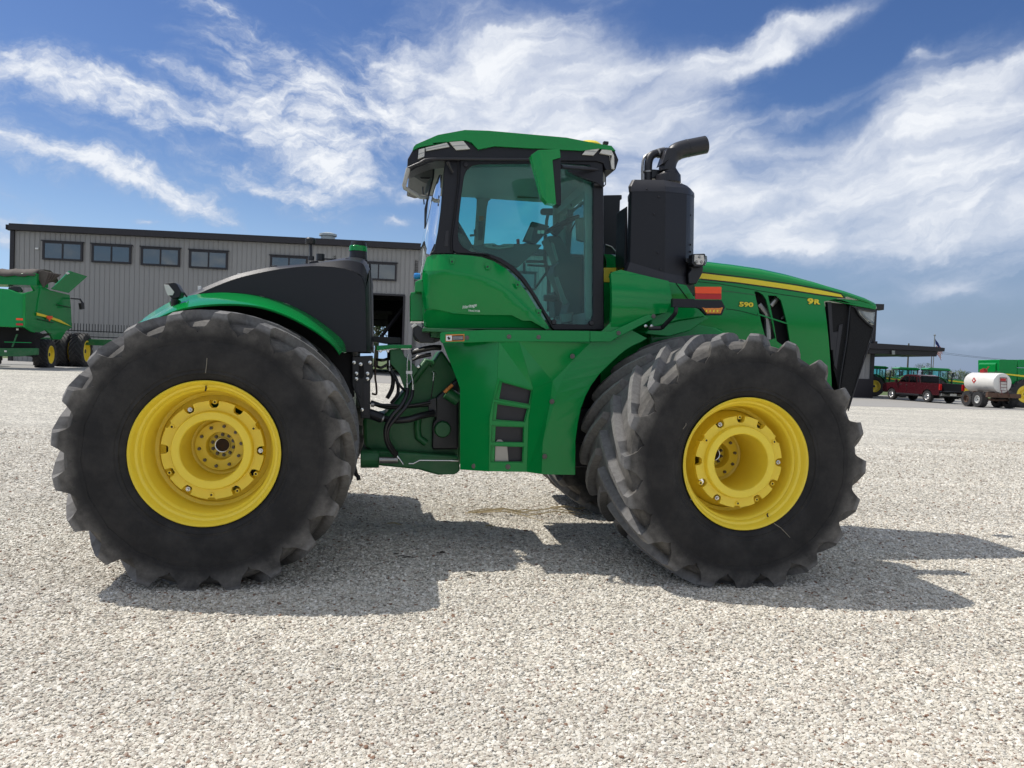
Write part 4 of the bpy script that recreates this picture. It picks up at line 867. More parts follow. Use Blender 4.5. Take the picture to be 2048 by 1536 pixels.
# ---------------------------------------------------------------- cab
cab = empty('cab', tractor)
roof = plate('cab_roof', c1, [(150, 203), (158, 180), (172, 163), (320, 99), (500, 66), (660, 71), (1180, 117), (1400, 160), (1480, 172), (1508, 206), (1400, 190), (1280, 205), (1000, 190), (960, 190), (700, 175), (590, 197), (545, 150), (505, 135), (390, 145), (200, 180)], .99, 1.98, GREEN, cab, bevel=.03, seg=4)
trim = plate('roof_trim', c1, [(118, 260), (150, 203), (200, 180), (390, 143), (520, 140), (590, 190), (700, 172), (960, 188), (1280, 200), (1500, 200), (1528, 265), (1508, 330), (1496, 338), (1440, 330), (1425, 290), (1380, 275), (1000, 272), (370, 268), (300, 275), (260, 288), (180, 318), (132, 345), (116, 322)], .965, .30, BLACKP, cab, bevel=.02, seg=3)
plate('roof_trim', c1, [(134, 262), (155, 203), (200, 182), (390, 145), (520, 142), (590, 190), (700, 172), (960, 188), (1280, 200), (1490, 200), (1510, 262), (1480, 282), (1380, 268), (300, 268), (200, 285)], .66, 1.62, BLACKP, cab, bevel=.01)
for pts in ([(395, 146), (490, 138), (537, 194), (442, 201)], [(236, 184), (380, 150), (399, 178), (240, 207)], [(192, 196), (232, 185), (230, 244), (186, 262)], [(1325, 178), (1405, 186), (1360, 237), (1283, 231)], [(1415, 196), (1480, 200), (1498, 240), (1500, 330), (1482, 325), (1468, 236), (1400, 222)]):
    l_ = plate('roof_work_lamp', c1, pts, .985, .03, LENS, cab, bevel=.004)
    m0 = [((pts[0][0] + pts[-1][0]) / 2, (pts[0][1] + pts[-1][1]) / 2), ((pts[1][0] + pts[2][0]) / 2, (pts[1][1] + pts[2][1]) / 2)]
    if len(pts) == 4: plate('lamp_divider', c1, [(m0[0][0], m0[0][1] - 2), (m0[1][0], m0[1][1] - 2), (m0[1][0], m0[1][1] + 2), (m0[0][0], m0[0][1] + 2)], .987, .003, STEEL, cab, bevel=0)
MB().box(T.p3(*c1(1440, 156), .4), (.05, .05, .03)).done('roof_sensor', BLACK, cab, .004)
MB().lathe([(.0001, .035), (.10, .03), (.14, .0), (.14, -.03), (.05, -.03), (.05, -.16)], 20, T.p3(*c1(1330, 172), .0), 'z').done('satellite_receiver', DECAL_Y, cab)
plate('rear_hvac_housing', c1, [(128, 340), (175, 325), (300, 285), (300, 330), (285, 375), (245, 425), (205, 408), (160, 378), (135, 362)], .50, .6, CABDARK, cab, bevel=.015)
for pts in ([(180, 330), (235, 330), (225, 355), (178, 350)], [(200, 380), (270, 380), (262, 395), (205, 392)], [(240, 300), (300, 300), (300, 318), (240, 315)]): plate('hvac_vent', c1, pts, .56, .02, BLACK, cab, bevel=.002)
tubepx('grab_rail', c1, smoothpath([(960, 266, 1.03), (600, 262, 1.03), (275, 262, 1.03), (200, 288, 1.02), (122, 322, 1.0)], 3), .014, BLACKM, cab)
tubepx('rear_guard_rail', c1, [(122, 322, 1.0), (94, 440, .98), (100, 455, .97), (200, 513, .7), (252, 518, .5)], .019, mat('grey_rail_paint', (.42, .41, .38), .4), cab)
tubepx('rail_strut', c1, [(385, 275, 1.02), (420, 350, .97)], .016, BLACKM, cab)
# pillars and door frame
plate('rear_pillar', c1, [(372, 268), (475, 268), (470, 420), (448, 620), (420, 800), (425, 880), (432, 895), (268, 893), (298, 860), (322, 740), (340, 600), (356, 420), (362, 320)], .93, .10, BLACKP, cab, bevel=.01)
door_out = [(470, 268), (465, 420), (440, 620), (417, 800), (420, 870), (440, 890), (620, 902), (700, 930), (790, 985), (870, 1060), (940, 1150), (1010, 1265), (1080, 1385), (1095, 1402), (1428, 1402), (1424, 268)]
door_in = [(600, 296), (548, 306), (512, 335), (495, 380), (478, 500), (462, 640), (454, 760), (460, 810), (490, 850), (545, 880), (660, 893), (740, 920), (830, 978), (905, 1060), (980, 1175), (1040, 1280), (1085, 1345), (1110, 1362), (1310, 1366), (1345, 1345), (1357, 1300), (1358, 450), (1352, 330), (1330, 300), (1180, 290)]
dr = plate('door', c1, door_out, .945, .06, BLACKP, cab, bevel=.008, holes=[door_in], label='glass cab door in a black frame')
plate('door_glass', c1, [(x + (900 - x) * -.01, y) for x, y in door_in], .925, .006, CABGLASS, cab, bevel=0)
tubepx('door_seal', c1, [(455, 268), (452, 420), (428, 620), (405, 800), (408, 875), (430, 898), (620, 912), (700, 940)], .004, DARK, cab, t=.952)
plate('door_handle', c1, [(372, 740), (392, 738), (388, 845), (362, 845)], .935, .012, BLACKM, cab, bevel=.004)
plate('door_hinge_cover', c1, [(1190, 308), (1215, 305), (1420, 345), (1425, 450), (1380, 420), (1250, 372), (1195, 345)], 1.0, .05, BLACKP, cab, bevel=.012)
for x, y in ((508, 298), (1095, 1350), (1345, 1355)): MB().lathe([(.0001, -.01), (.02, -.01), (.026, .004)], 14, T.p3(*c1(x, y), .95)).done('glass_bolt', BLACKM, cab)
tubepx('door_hinge', c1, [(1360, 430), (1425, 430)], .022, BLACKM, cab, t=.97)
tubepx('mirror_cable', c1, [(1432, 345), (1440, 380), (1440, 430), (1425, 445)], .005, HOSE, cab, t=.97)
tubepx('front_pillar', c1, [(1396, 290), (1398, 600), (1402, 1400)], .04, BLACKP, cab, t=.88)
# curved rear glass
Rr = [(500, 290), (490, 400), (475, 560), (455, 750), (430, 950), (405, 1110), (350, 1235)]; Lr = [(460, 330), (392, 480), (362, 620), (322, 820), (300, 930), (284, 1050), (312, 1225)]
ra = P3(r2, Rr, .92); rb_ = [T.p3(*r2(x, y), .60) for x, y in Lr]
rows = []
for a, b in zip(ra, rb_):
    rows.append([a, (a[0] * .6 + b[0] * .4 - .02, a[1] * .6 + b[1] * .4 - .04, a[2] * .6 + b[2] * .4), (a[0] * .2 + b[0] * .8 - .01, a[1] * .2 + b[1] * .8 - .02, a[2] * .2 + b[2] * .8), b, (b[0], .6, b[2])])
MB().loft(rows).done('curved_rear_window', REARGLASS, cab, smooth=60)
tubepx('rear_wiper', r2, [(400, 200, .5), (390, 330, .5), (350, 480, .5), (300, 700, .52), (298, 930, .52)], .010, BLACK, cab); tubepx('rear_wiper', r2, [(272, 300, .3), (270, 480, .3), (285, 640, .4)], .006, BLACK, cab)
tubepx('rear_wiper', r2, [(330, 560, .55), (310, 760, .55), (300, 900, .55)], .006, BLACK, cab); plate('rear_corner_post', r2, [(275, 1160), (300, 1240), (320, 1290), (275, 1440), (240, 1480), (265, 1350)], .70, .05, WHITE, cab, bevel=.004)
plate('window_latch', r2, [(455, 530), (470, 540), (466, 575), (452, 570)], .94, .02, BLACK, cab); plate('window_latch', r2, [(448, 620), (462, 630), (458, 665), (443, 660)], .94, .02, BLACK, cab)
MB().lathe([(.0001, -.03), (.026, -.025), (.03, .0), (.026, .03)], 16, T.p3(*r2(200, 1490), .75), 'x').done('beacon', mat('blue_cap', (.03, .25, .65), .3), cab)
# green lower cab panels
plate('cab_corner_box', c1, [(168, 1080), (220, 1060), (250, 1050), (250, 1385), (228, 1382), (212, 1150), (168, 1150)], .86, .5, GREEN, cab, bevel=.01)
plate('cab_corner_box', c1, [(138, 1150), (222, 1150), (222, 1345), (138, 1345)], .74, .4, GREEN, cab, bevel=.01)
gp = [(236, 950), (250, 905), (285, 893), (430, 894), (600, 906), (690, 935), (780, 990), (850, 1060), (920, 1150), (985, 1265), (1052, 1372), (1062, 1392), (1040, 1398), (940, 1341), (885, 1341), (812, 1303), (560, 1300), (420, 1290), (335, 1268), (262, 1255), (236, 1262), (218, 1180), (216, 1080), (222, 1000)]
csp = plate('cab_side_panel', c1, gp, .995, .10, GREEN, cab, bevel=.02, seg=3)
_x0 = T.xz(*c1(216, 1000), .995)[0]
_rg = [T.xz(*c1(x, y), .995) for x, y in [(180, 1003), (380, 1008), (560, 1036), (680, 1078), (780, 1140), (880, 1235), (985, 1342), (1080, 1420)]]
def _zr(x):
    if x <= _rg[0][0]: return _rg[0][1]
    for a, b in zip(_rg, _rg[1:]):
        if x <= b[0]: return a[1] + (b[1] - a[1]) * (x - a[0]) / (b[0] - a[0])
    return _rg[-1][1]
def _cs(x, z):
    d = z - _zr(x); y = .34 * max(0, d) if d > 0 else -.10 * d * 1.0
    r_ = max(0, .24 - (x - _x0)) / .24; y += .20 * (1 - sqrt(max(0, 1 - r_ * r_)))
    return y - .02
bulge(csp, .04, _cs)
cl_ = plate('cab_side_panel_lower', r4, [(190, 470), (235, 390), (262, 378), (420, 408), (560, 452), (1380, 478), (1530, 555), (1750, 560), (1930, 655), (1400, 645), (300, 658), (235, 640)], .965, .12, GREEN, cab, bevel=.01)
_zt2 = T.xz(*r4(400, 400), .965)[1]; bulge(cl_, .05, lambda x, z: .45 * max(0, _zt2 - z) + .10 * sstep(.24, 0, x - _x0) * .6)
plate('cab_sill', r4, [(280, 655), (1950, 650), (1960, 690), (1150, 680), (700, 700), (450, 715), (400, 790), (285, 780)], .90, .1, GREEN_D, cab, bevel=.005)
for x, y in ((415, 945), (652, 980), (853, 1100), (993, 1290)):
    plate('panel_tab', c1, [(x - 18, y - 28), (x + 20, y - 24), (x + 14, y + 16), (x - 12, y + 18)], 1.0, .006, GREEN, cab, bevel=.003)
    MB().lathe([(.0001, -.004), (.007, -.003), (.009, .002)], 8, T.p3(*c1(x, y), 1.002)).done('tab_screw', BLACKM, cab)
# mirror
mi_ = plate('mirror_housing', c1, [(948, 226), (990, 200), (1134, 194), (1140, 250), (1086, 266), (1110, 562), (1050, 552), (1022, 515)], 1.50, .10, GREEN, cab, bevel=.015, seg=3)
_m0 = T.xz(*c1(992, 200), 1.5); _m1 = T.xz(*c1(1052, 552), 1.5)
bulge(mi_, .045, lambda x, z: .55 * max(0, _m0[0] + (_m1[0] - _m0[0]) * (z - _m0[1]) / (_m1[1] - _m0[1]) - x))
plate('mirror_housing_back', c1, [(1086, 266), (1140, 248), (1145, 545), (1142, 571), (1104, 564)], 1.485, .12, BLACKP, cab, bevel=.008)
tubepx('mirror_arm', c1, [(1140, 312, 1.44), (1200, 318, 1.2), (1380, 330, .98)], .02, BLACKM, cab)
# far side wall, ceiling, front
far_out = [(905, 335), (1138, 335), (1138, 655), (1060, 655), (1000, 600), (915, 545), (905, 480)]
holeA = [(915, 393), (950, 394), (954, 398), (953, 420), (948, 489), (917, 489)]; holeB = [(975, 640), (968, 488), (974, 415), (977, 402), (984, 396), (1107, 398), (1107, 640)]
farw = MB().prism([T.xz(u, v, -.88) for u, v in [(890, 335), (1134, 335), (1134, 655), (890, 655)]], .88, .91, [[T.xz(u, v, -.88) for u, v in holeA], [T.xz(u, v, -.88) for u, v in holeB]]).done('left_cab_wall', CABGREY, cab, .004)
MB().prism([T.xz(u, v, -.88) for u, v in [(900, 390), (1120, 390), (1120, 645), (900, 645)]], .895, .898).done('left_cab_glass', CABGLASS, cab)
plate('latch_panel', q7, [(345, 860), (410, 860), (390, 1085), (340, 1080)], -.86, .02, CABDARK, cab, bevel=.004); plate('latch_sticker', q7, [(350, 795), (405, 795), (405, 848), (350, 848)], -.86, .01, STICKER_O, cab, bevel=0); tubepx('door_latch', q7, [(240, 1030, -.82), (300, 1025, -.82), (300, 960, -.82)], .014, CABDARK, cab)
zr = T.xz(*c1(800, 262), .9)[1]-.1; zf_ = T.xz(*c1(1000, 1395), .9)[1]; xb = T.xz(*c1(250, 600), 0)[0]; xf = T.xz(*c1(1420, 600), .9)[0]
MB().box(((xb + xf) / 2, 0, zr + .12), (xf - xb, 1.7, .04)).done('cab_ceiling', CABGREY, cab, .01)
MB().box(((xb + xf) / 2 + .2, 0, zf_ + .01), (xf - xb - .4, 1.7, .04)).done('cab_floor', CABDARK, cab, .01)
plate('overhead_panel', q7, [(270, 320), (780, 320), (720, 535), (260, 520)], -.80, .05, CABGREY, cab, bevel=.01)
plate('sun_visor', q7, [(800, 350), (920, 310), (1080, 330), (1070, 580), (815, 575)], -.60, .03, mat('tan_blind', (.12, .11, .06), .7), cab, bevel=.004)
MB().box((xf - .02, 0, zr + .02), (.10, 1.7, .10)).box((xf - .02, 0, zf_ + .12), (.10, 1.7, .14)).box((xf - .0, .84, (zr + zf_) / 2), (.09, .10, zr - zf_)).done('front_frame_rails', CABGREY, cab, .01)
MB().box((xf + .01, 0, (zr + zf_) / 2), (.006, 1.62, zr - zf_ - .1)).done('windscreen', CABGLASS, cab)
plate('inner_pillar_trim', px, [(1169, 345), (1186, 345), (1187, 640), (1171, 640)], .84, .06, CABGREY, cab, bevel=.01)
plate('dash_post', px, [(1136, 338), (1143, 338), (1140, 500), (1133, 500)], -.80, .05, CABDARK, cab, bevel=.006)
plate('dash_post', px, [(1107, 380), (1133, 380), (1133, 640), (1107, 640)], -.82, .05, CABGREY, cab, bevel=.01)
plate('windscreen_bar', q7, [(1420, 675), (1615, 715), (1615, 815), (1420, 805)], -.5, .03, CABDARK, cab, bevel=.006)
plate('corner_monitor', q7, [(1530, 820), (1700, 800), (1700, 1085), (1610, 1100), (1540, 1075)], .55, .08, CABGREY, cab, bevel=.008)
for pts in ([(1580, 510), (1555, 650), (1530, 720)], [(1600, 560), (1565, 680)], [(1445, 580), (1465, 680)], [(1525, 850), (1480, 930), (1452, 1000)]): tubepx('windscreen_wiper', q7, pts, .008, BLACK, cab, t=-.2)
plate('steering_column', q8, [(690, 30), (720, 10), (880, 10), (1060, 322), (1190, 322), (1240, 560), (1255, 1180), (1000, 1290), (960, 1180), (1010, 1000), (900, 780), (780, 560), (800, 455), (860, 400), (810, 260), (745, 130)], .15, .34, CABDARK, cab, bevel=.03)
plate('column_trim', q8, [(800, 620), (850, 600), (990, 990), (940, 1030), (900, 960)], .17, .02, CABGREY, cab, bevel=.006); plate('column_trim', q8, [(745, 100), (790, 120), (860, 380), (830, 390)], .17, .02, CABGREY, cab, bevel=.006)
plate('pedal', q8, [(880, 1150), (1080, 1130), (1050, 1260), (900, 1290)], .3, .05, STEEL, cab, bevel=.01)
plate('armrest_console', q7, [(250, 1165), (410, 1130), (530, 1125), (590, 1150), (650, 1130), (880, 1130), (910, 1118), (990, 1128), (1110, 1140), (1060, 1200), (980, 1270), (820, 1410), (720, 1390), (430, 1240), (300, 1210)], .45, .30, CABDARK, cab, bevel=.02)
plate('armrest_pad', q7, [(400, 1125), (530, 1122), (590, 1148), (650, 1128), (780, 1128), (760, 1170), (600, 1200), (420, 1175)], .48, .08, CABGREY, cab, bevel=.02)
plate('seat_back', q7, [(60, 800), (105, 850), (270, 1135), (330, 1200), (200, 1240), (60, 1100)], .2, .5, CABDARK, cab, bevel=.04)
tubepx('red_throttle_lever', q7, [(822, 1130), (818, 1075)], .016, mat('red_knob', (.6, .03, .03), .4), cab, t=.40)
mon = plate('display_monitor', q7, [(985, 860), (1030, 868), (1200, 915), (1150, 1010), (1040, 1130), (990, 1128), (878, 1095)], .50, .05, BLACK, cab, bevel=.01)
plate('display_screen', q7, [(960, 925), (1010, 935), (975, 1100), (900, 1080)], .505, .006, CABDARK, cab, bevel=.002)
for x in (1058, 1102): plate('display_button', q7, [(x, 965), (x + 36, 970), (x + 30, 1012), (x - 6, 1005)], .505, .006, WHITE, cab, bevel=.002)
R_ = Matrix.Rotation(radians(-28), 3, 'Y'); cc = T.p3(*q7(1330, 905), .15)
pts = [Vector(cc) + R_ @ Vector((.2 * cos(a), .2 * sin(a), 0)) for a in lin(0, 2 * pi, 33)]
MB().tube(pts, .017, 8, cap=False).tube([Vector(cc) + R_ @ Vector((-.19, 0, 0)), Vector(cc) + R_ @ Vector((.19, 0, 0))], .02, 6).tube([cc, T.p3(*q7(1240, 1010), .15)], .05, 10).done('steering_wheel', BLACKP, cab)
plate('interior_mirror', q7, [(1095, 715), (1120, 700), (1245, 700), (1245, 782), (1110, 778), (1092, 755)], .3, .04, BLACK, cab, bevel=.01)
tubepx('mirror_stalk', q7, [(1180, 780), (1165, 850), (1160, 920)], .016, CABDARK, cab, t=.3)
for pts, r_ in (([(665, 0), (660, 380), (690, 540), (715, 650), (712, 1120)], .022), ([(380, 388), (650, 388)], .016), ([(352, 400), (356, 570)], .016), ([(400, 440), (740, 460), (860, 440)], .012), ([(510, 785), (720, 490), (800, 455)], .014)):
    tubepx('grab_handle', q8, pts, r_, CABDARK, cab, t=-.62)
tubepx('pedal_tube', q8, [(640, 920, -.3), (830, 930, -.3)], .035, CABDARK, cab); plate('latch_plate', q8, [(735, 975), (795, 975), (795, 1118), (735, 1118)], -.84, .02, WHITE, cab, bevel=.003); plate('floor_box', q8, [(790, 820), (850, 820), (960, 1150), (800, 1200)], -.3, .3, CABDARK, cab, bevel=.01)
#PART3
# ================================================================ BUILDINGS
WALLM = mat('grey_steel_siding', (.29, .284, .272), .45, n_amt=.04, n_scale=.7, spec=.4)
TRIM = mat('dark_bronze_trim', (.016, .013, .016), .45)
WFR = mat('dark_window_frame', (.014, .012, .015), .45)
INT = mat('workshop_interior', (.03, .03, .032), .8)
BF = Frame((-32.3, 49.5, 0), math.atan2(5.3, 43.8))
shop = empty('metal_building', loc=BF.o, rot=(0, 0, BF.yaw))
tag(shop, 'long grey ribbed metal building with dark trim and a row of upper windows', 'building')
def ribbed(w, h, n=3):
    mb = MB(); xs = []
    st_ = w / n
    for i in range(n):
        x = i * st_; xs += [(x, 0), (x + st_ * .80, 0), (x + st_ * .86, -.045), (x + st_ * .94, -.045)]
    xs.append((w, 0))
    return mb.loft([[(x, y, 0) for x, y in xs], [(x, y, h) for x, y in xs]])
PW = .92; pan = ribbed(PW, 1.0).mesh('wall_panel', WALLM, 0)
zl = BF.xz(22, 452, 0)[1]; zr_ = BF.xz(845, 492, 0)[1]; xr_ = BF.xz(845, 492, 0)[0]
top = lambda x: zl + (zr_ - zl) * x / xr_
LEN = 44.0
dx0, dz0 = BF.xz(690, 588, 0); dx1 = BF.xz(807, 593, 0)[0]; dz0 = BF.xz(770, 591, 0)[1]
n_p = int(LEN / PW)
for i in range(n_p):
    x = .12 + i * PW; t_ = top(x) - .1
    if x + PW > dx0 - .2 and x < dx1: inst(pan, 'wall_panel', shop, (x, 0, dz0 + .02), scale=(1, 1, t_ - dz0 - .02))
    else: inst(pan, 'wall_panel', shop, (x, 0, -.1), scale=(1, 1, t_ + .1))
MB().loft([[(-.25, -.38, top(-.5) - .27), (LEN, -.38, top(LEN) - .27)], [(-.25, -.38, top(-.5) + .03), (LEN, -.38, top(LEN) + .03)], [(-.25, .2, top(0) + .06), (LEN, .2, top(LEN) + .06)]]).loft([[(-.25, -.38, top(0) - .27), (LEN, -.38, top(LEN) - .27)], [(-.25, .02, top(0) - .30), (LEN, .02, top(LEN) - .30)]]).loft([[(-.1, -.32, top(0) + .03), (LEN, -.32, top(LEN) + .03)], [(-.1, -.32, top(0) + .13), (LEN, -.32, top(LEN) + .13)], [(-.1, .3, top(0) + .16), (LEN, .3, top(LEN) + .16)]]).prism([(-.25, top(-.5) - .27), (-.1, top(0) - .30), (-.1, top(0) + .03), (-.25, top(-.5) + .03)], -.38, .2).done('fascia', TRIM, shop, smooth=0)
MB().box((.02, -.06, top(0) / 2 - .2), (.24, .16, top(0))).done('corner_trim', TRIM, shop)
DEP = 26.0
MB().add([(0, .02, top(0)), (LEN, .02, top(LEN)), (LEN, DEP, top(LEN) + .6), (0, DEP, top(0) + .6)], [(0, 1, 2, 3)]).done('roof', TRIM, shop, solid=.1)
MB().box((.06, DEP / 2, top(0) / 2), (.1, DEP, top(0))).box((LEN, DEP / 2, top(0) / 2), (.1, DEP, top(0))).done('end_wall', WALLM, shop)
# interior seen through the open door
ox0 = dx0 - 6; bx0, bz1 = BF.xz(700, 653, -DEP); bx1, _ = BF.xz(776, 655, -DEP); zt2 = BF.xz(760, 653, -DEP)[1]
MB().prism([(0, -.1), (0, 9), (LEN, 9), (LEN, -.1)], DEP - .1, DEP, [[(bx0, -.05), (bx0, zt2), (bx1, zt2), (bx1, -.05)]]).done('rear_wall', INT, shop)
zz1 = BF.xz(760, 622, -DEP)[1]; zz2 = BF.xz(760, 629, -DEP)[1]
MB().box(((bx0 + bx1) / 2, DEP - .4, (zz1 + zz2) / 2), (bx1 - bx0 + .8, .3, zz1 - zz2)).done('rolled_door', mat('grey_door_panel', (.25, .25, .25), .6), shop)
for i_ in range(2): MB().box(((bx0 + bx1) / 2, DEP - .3, zt2 + .35 + .62 * i_), (bx1 - bx0, .06, .55)).done('door_section', mat('grey_door_panel', (.25, .25, .25), .6), shop, .01)
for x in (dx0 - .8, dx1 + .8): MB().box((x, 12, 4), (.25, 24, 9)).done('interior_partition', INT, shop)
for k_ in range(4): MB().box(((dx0 + dx1) / 2, 4 + 6 * k_, 7.6), (dx1 - dx0 + 2, .25, .5)).done('roof_beam', BLACKM, shop)
MB().tube([(dx1 - 1.6, 3, 3.2), (dx1 + .2, 3, 5.8)], .14, 6).done('door_brace', BLACKM, shop)
MB().box((dx1 + .06, -.05, dz0 / 2), (.14, .12, dz0)).box(((dx0 + dx1) / 2, -.05, dz0 + .06), (dx1 - dx0 + .2, .12, .12)).done('door_trim', TRIM, shop)
wfr = MB().prism([(-1.22, -.60), (1.22, -.60), (1.22, .60), (-1.22, .60)], -.10, .0, [[(-1.09, -.48), (-.045, -.48), (-.045, .47), (-1.09, .47)], [(.045, -.48), (1.09, -.48), (1.09, .47), (.045, .47)]]).box((0, -.08, .62), (2.6, .14, .06)).mesh('window', WFR, 0)
wpn = MB().prism([(-.53, -.49), (.53, -.49), (.53, .49), (-.53, .49)], -.062, -.056).mesh('pane', WINGLASS, 0)
for (u, v) in [(126, 502.5), (223.5, 508), (321.5, 513.8), (417.5, 519.5), (578, 530.5), (757, 543), (930, 553), (1037, 561)]:
    x, z = BF.xz(u, v, .06); w_ = inst(wfr, 'window', shop, (x, -.05, z)); inst(wpn, 'pane', w_, (-.567, 0, 0)); inst(wpn, 'pane', w_, (.567, 0, 0))
MB().box((*BF.xz(74, 497, .1)[:1], -.1, BF.xz(74, 497, .1)[1]), (.18, .12, .09)).done('wall_lamp', WHITE, shop)
vx, vz = BF.xz(656, 473, -3)
MB().lathe([(.5, -.8), (.5, .0), (.62, .02), (.62, .16), (.3, .26), (.0001, .28)], 20, (vx, 3, vz), 'z').done('roof_vent', mat('pale_vent', (.45, .5, .5), .4), shop)

WF = Frame((0, 60, 0), 0.0)
wing = empty('front_office_wing', loc=(0, 60, 0)); tag(wing, 'lower building wing with dark base seen just past the nose of the big tractor', 'building')
wx0 = WF.xz(1350, 700, 0)[0]; wx1 = WF.xz(1745, 700, 0)[0]; wz = WF.xz(1755, 616, 0)[1]; wb = WF.xz(1735, 758, 0)[1]
n_p = int((wx1 - wx0) / PW)
for i in range(n_p): inst(pan, 'wall_panel', wing, (wx1 - .15 - (i + 1) * PW, 0, wb), scale=(1, 1, wz - wb))
MB().box(((wx0 + wx1) / 2, -.04, wb / 2 - .1), (wx1 - wx0 - .02, .2, wb + .2)).done('dark_base', TRIM, wing)
MB().box((wx1, .1, wz / 2), (.26, .5, wz)).box((wx1 + .1, 6, wz / 2), (.1, 12, wz)).done('corner_trim', TRIM, wing)
MB().box(((wx0 + wx1) / 2 + .2, -.1, wz + .05), (wx1 - wx0 + .6, .8, .45)).done('fascia', TRIM, wing)
MB().box(((wx0 + wx1) / 2, 6, wz + .1), (wx1 - wx0, 12, .2)).done('roof', TRIM, wing)
can = empty('entrance_canopy', loc=(0, 60, 0)); tag(can, 'flat dark entrance canopy sticking out from the wing, above the parked tractors', 'canopy')
def wf(l, t): return [WF.xz(u, v, t) for u, v in l]
MB().prism(wf([(1738, 686.5), (1760, 687), (1876, 694), (1890, 696), (1889, 703), (1877, 702.5), (1738, 697)], 1.5), -1.5, 4).done('canopy_fascia', TRIM, can)
MB().prism(wf([(1738, 697.5), (1876, 703), (1873, 713), (1830, 710.5), (1790, 708.5), (1738, 706.5)], 1.3), -1.3, 3.8).done('canopy_beam', TRIM, can)
MB().prism(wf([(1746, 710.5), (1823, 710.5), (1822, 713), (1746, 714)], -4), 4, 5).done('canopy_rear_beam', TRIM, can)
MB().prism(wf([(1750, 682.5), (1755, 682.5), (1755, 687), (1750, 687)], 1.4), -1.4, -1).done('canopy_upstand', TRIM, can)
MB().prism(wf([(1784, 701), (1790, 701.3), (1790, 709), (1784, 708.6)], 1.52), -1.52, -1.4).done('canopy_lamp', STEEL, can)

# ================================================================ MACHINES BEHIND
def small_wheel(parent, R, W_, at, side, rimcol=YELLOW, rk=.58, name='wheel', cache={}):
    key = (round(R, 3), round(W_, 3), rimcol.name)
    if key not in cache:
        ty = tyre_mesh(R, W_, R * rk, 20, RUBBER_FAR, seg=40)
        rm = MB().lathe([(R * rk + .01, W_ * .40), (R * rk, -.0), (R * rk * .93, -.01), (R * rk * .88, W_ * .25), (R * .3, W_ * .32), (R * .18, W_ * .15), (.0001, W_ * .14)], 28).mesh('rim', rimcol, 40)
        hb = MB().lathe([(R * .12, W_ * .05), (R * .1, W_ * .0), (.0001, 0)], 12).mesh('hub', BLACKM, 30)
        cache[key] = (ty, rm, hb)
    ty, rm, hb = cache[key]
    w = empty(name, parent, at, (0, 0, 0 if side < 0 else pi))
    inst(ty, 'tyre', w, (0, 0, 0)); inst(rm, 'rim', w, (0, -W_ * .47, 0)); inst(hb, 'hub', w, (0, -W_ * .36, 0))
    return w
# --- combine at the left
def at_px(u, d): r_ = ray(u, 700); return (r_.x / r_.y * d, d)
cy = radians(103); co = at_px(50, 36.0); gz = .58
fwd = Vector((cos(cy), sin(cy))); rgt = Vector((sin(cy), -cos(cy)))
org = Vector(co) - rgt * 1.55
CF = Frame((org.x, org.y, 0), cy)
cb5 = C(0, 430, 4.654)
comb = empty('combine_harvester', loc=CF.o, rot=(0, 0, cy)); tag(comb, 'green combine harvester with a tarp covered grain tank, seen from behind at the left edge', 'combine')
def cside(pts, t, th, m, name, parent=None, bevel=.02): return MB().prism([CF.xz(*cb5(x, y), t) for x, y in pts], -t, -t + th).done(name, m, parent or comb, bevel)
def crear(pts, x0, th, m, name, parent=None, bevel=.02):
    return MB().prism([CF.yz(*cb5(x, y), x0) for x, y in pts], x0, x0 + th, axis='x').done(name, m, parent or comb, bevel)
crear([(-260, 660), (80, 690), (140, 715), (200, 730), (235, 728), (238, 1040), (110, 1045), (-260, 1030)], 0, 2.0, GREEN, 'rear_hood', bevel=.06)
cside([(236, 730), (330, 705), (300, 655), (385, 655), (470, 700), (650, 742), (662, 850), (672, 1050), (620, 1075), (570, 1160), (500, 1160), (470, 1110), (430, 1070), (385, 1090), (345, 1105), (290, 1085), (236, 1045)], 1.55, .12, GREEN, 'side_shield', bevel=.03)
cside([(385, 655), (470, 700), (400, 880), (345, 905), (360, 800)], 1.60, .08, GREEN, 'side_shield')
cside([(345, 908), (440, 935), (560, 975), (665, 1037), (560, 1000), (440, 955), (345, 935)], 1.63, .02, DECAL_Y, 'yellow_stripe', bevel=0)
cside([(437, 940), (490, 940), (490, 962), (475, 966), (463, 990), (450, 966), (437, 962)], 1.66, .02, ORANGE, 'slow_vehicle_sign', bevel=0)
cside([(350, 965), (500, 1000), (500, 1006), (350, 971)], 1.63, .02, DARK, 'panel_gap', bevel=0); cside([(528, 832), (660, 860), (660, 866), (528, 838)], 1.63, .02, DARK, 'panel_gap', bevel=0)
for y in (960, 1008): crear([(150, y), (212, y + 2), (212, y + 20), (150, y + 18)], -.03, .03, ORANGE if y < 1000 else RED, 'rear_reflector', bevel=0)
crear([(-200, 560), (340, 540), (340, 655), (-200, 640)], 1.6, 1.6, GREEN, 'grain_tank', bevel=.03)
TARP = mat('brown_grey_tarp', (.085, .070, .060), .8, n_amt=.55, n_scale=1.6, bump=.6, b_scale=3)
tp = []
for j in range(9):
    row = []
    for i in range(18):
        y_, z_ = CF.yz(*cb5(-200 + i * 31, 545), 1.5)
        row.append((1.45 + j * .42, y_, z_ + .22 * sin(j / 8 * pi) + .025 * sin(i * 1.3 + j) + .02 * sin(i * 3.1 + j * 2.3) + (-.12 if j in (0, 8) else 0.12)))
    tp.append(row)
MB().loft(tp).done('tank_tarp', TARP, comb, solid=.03)
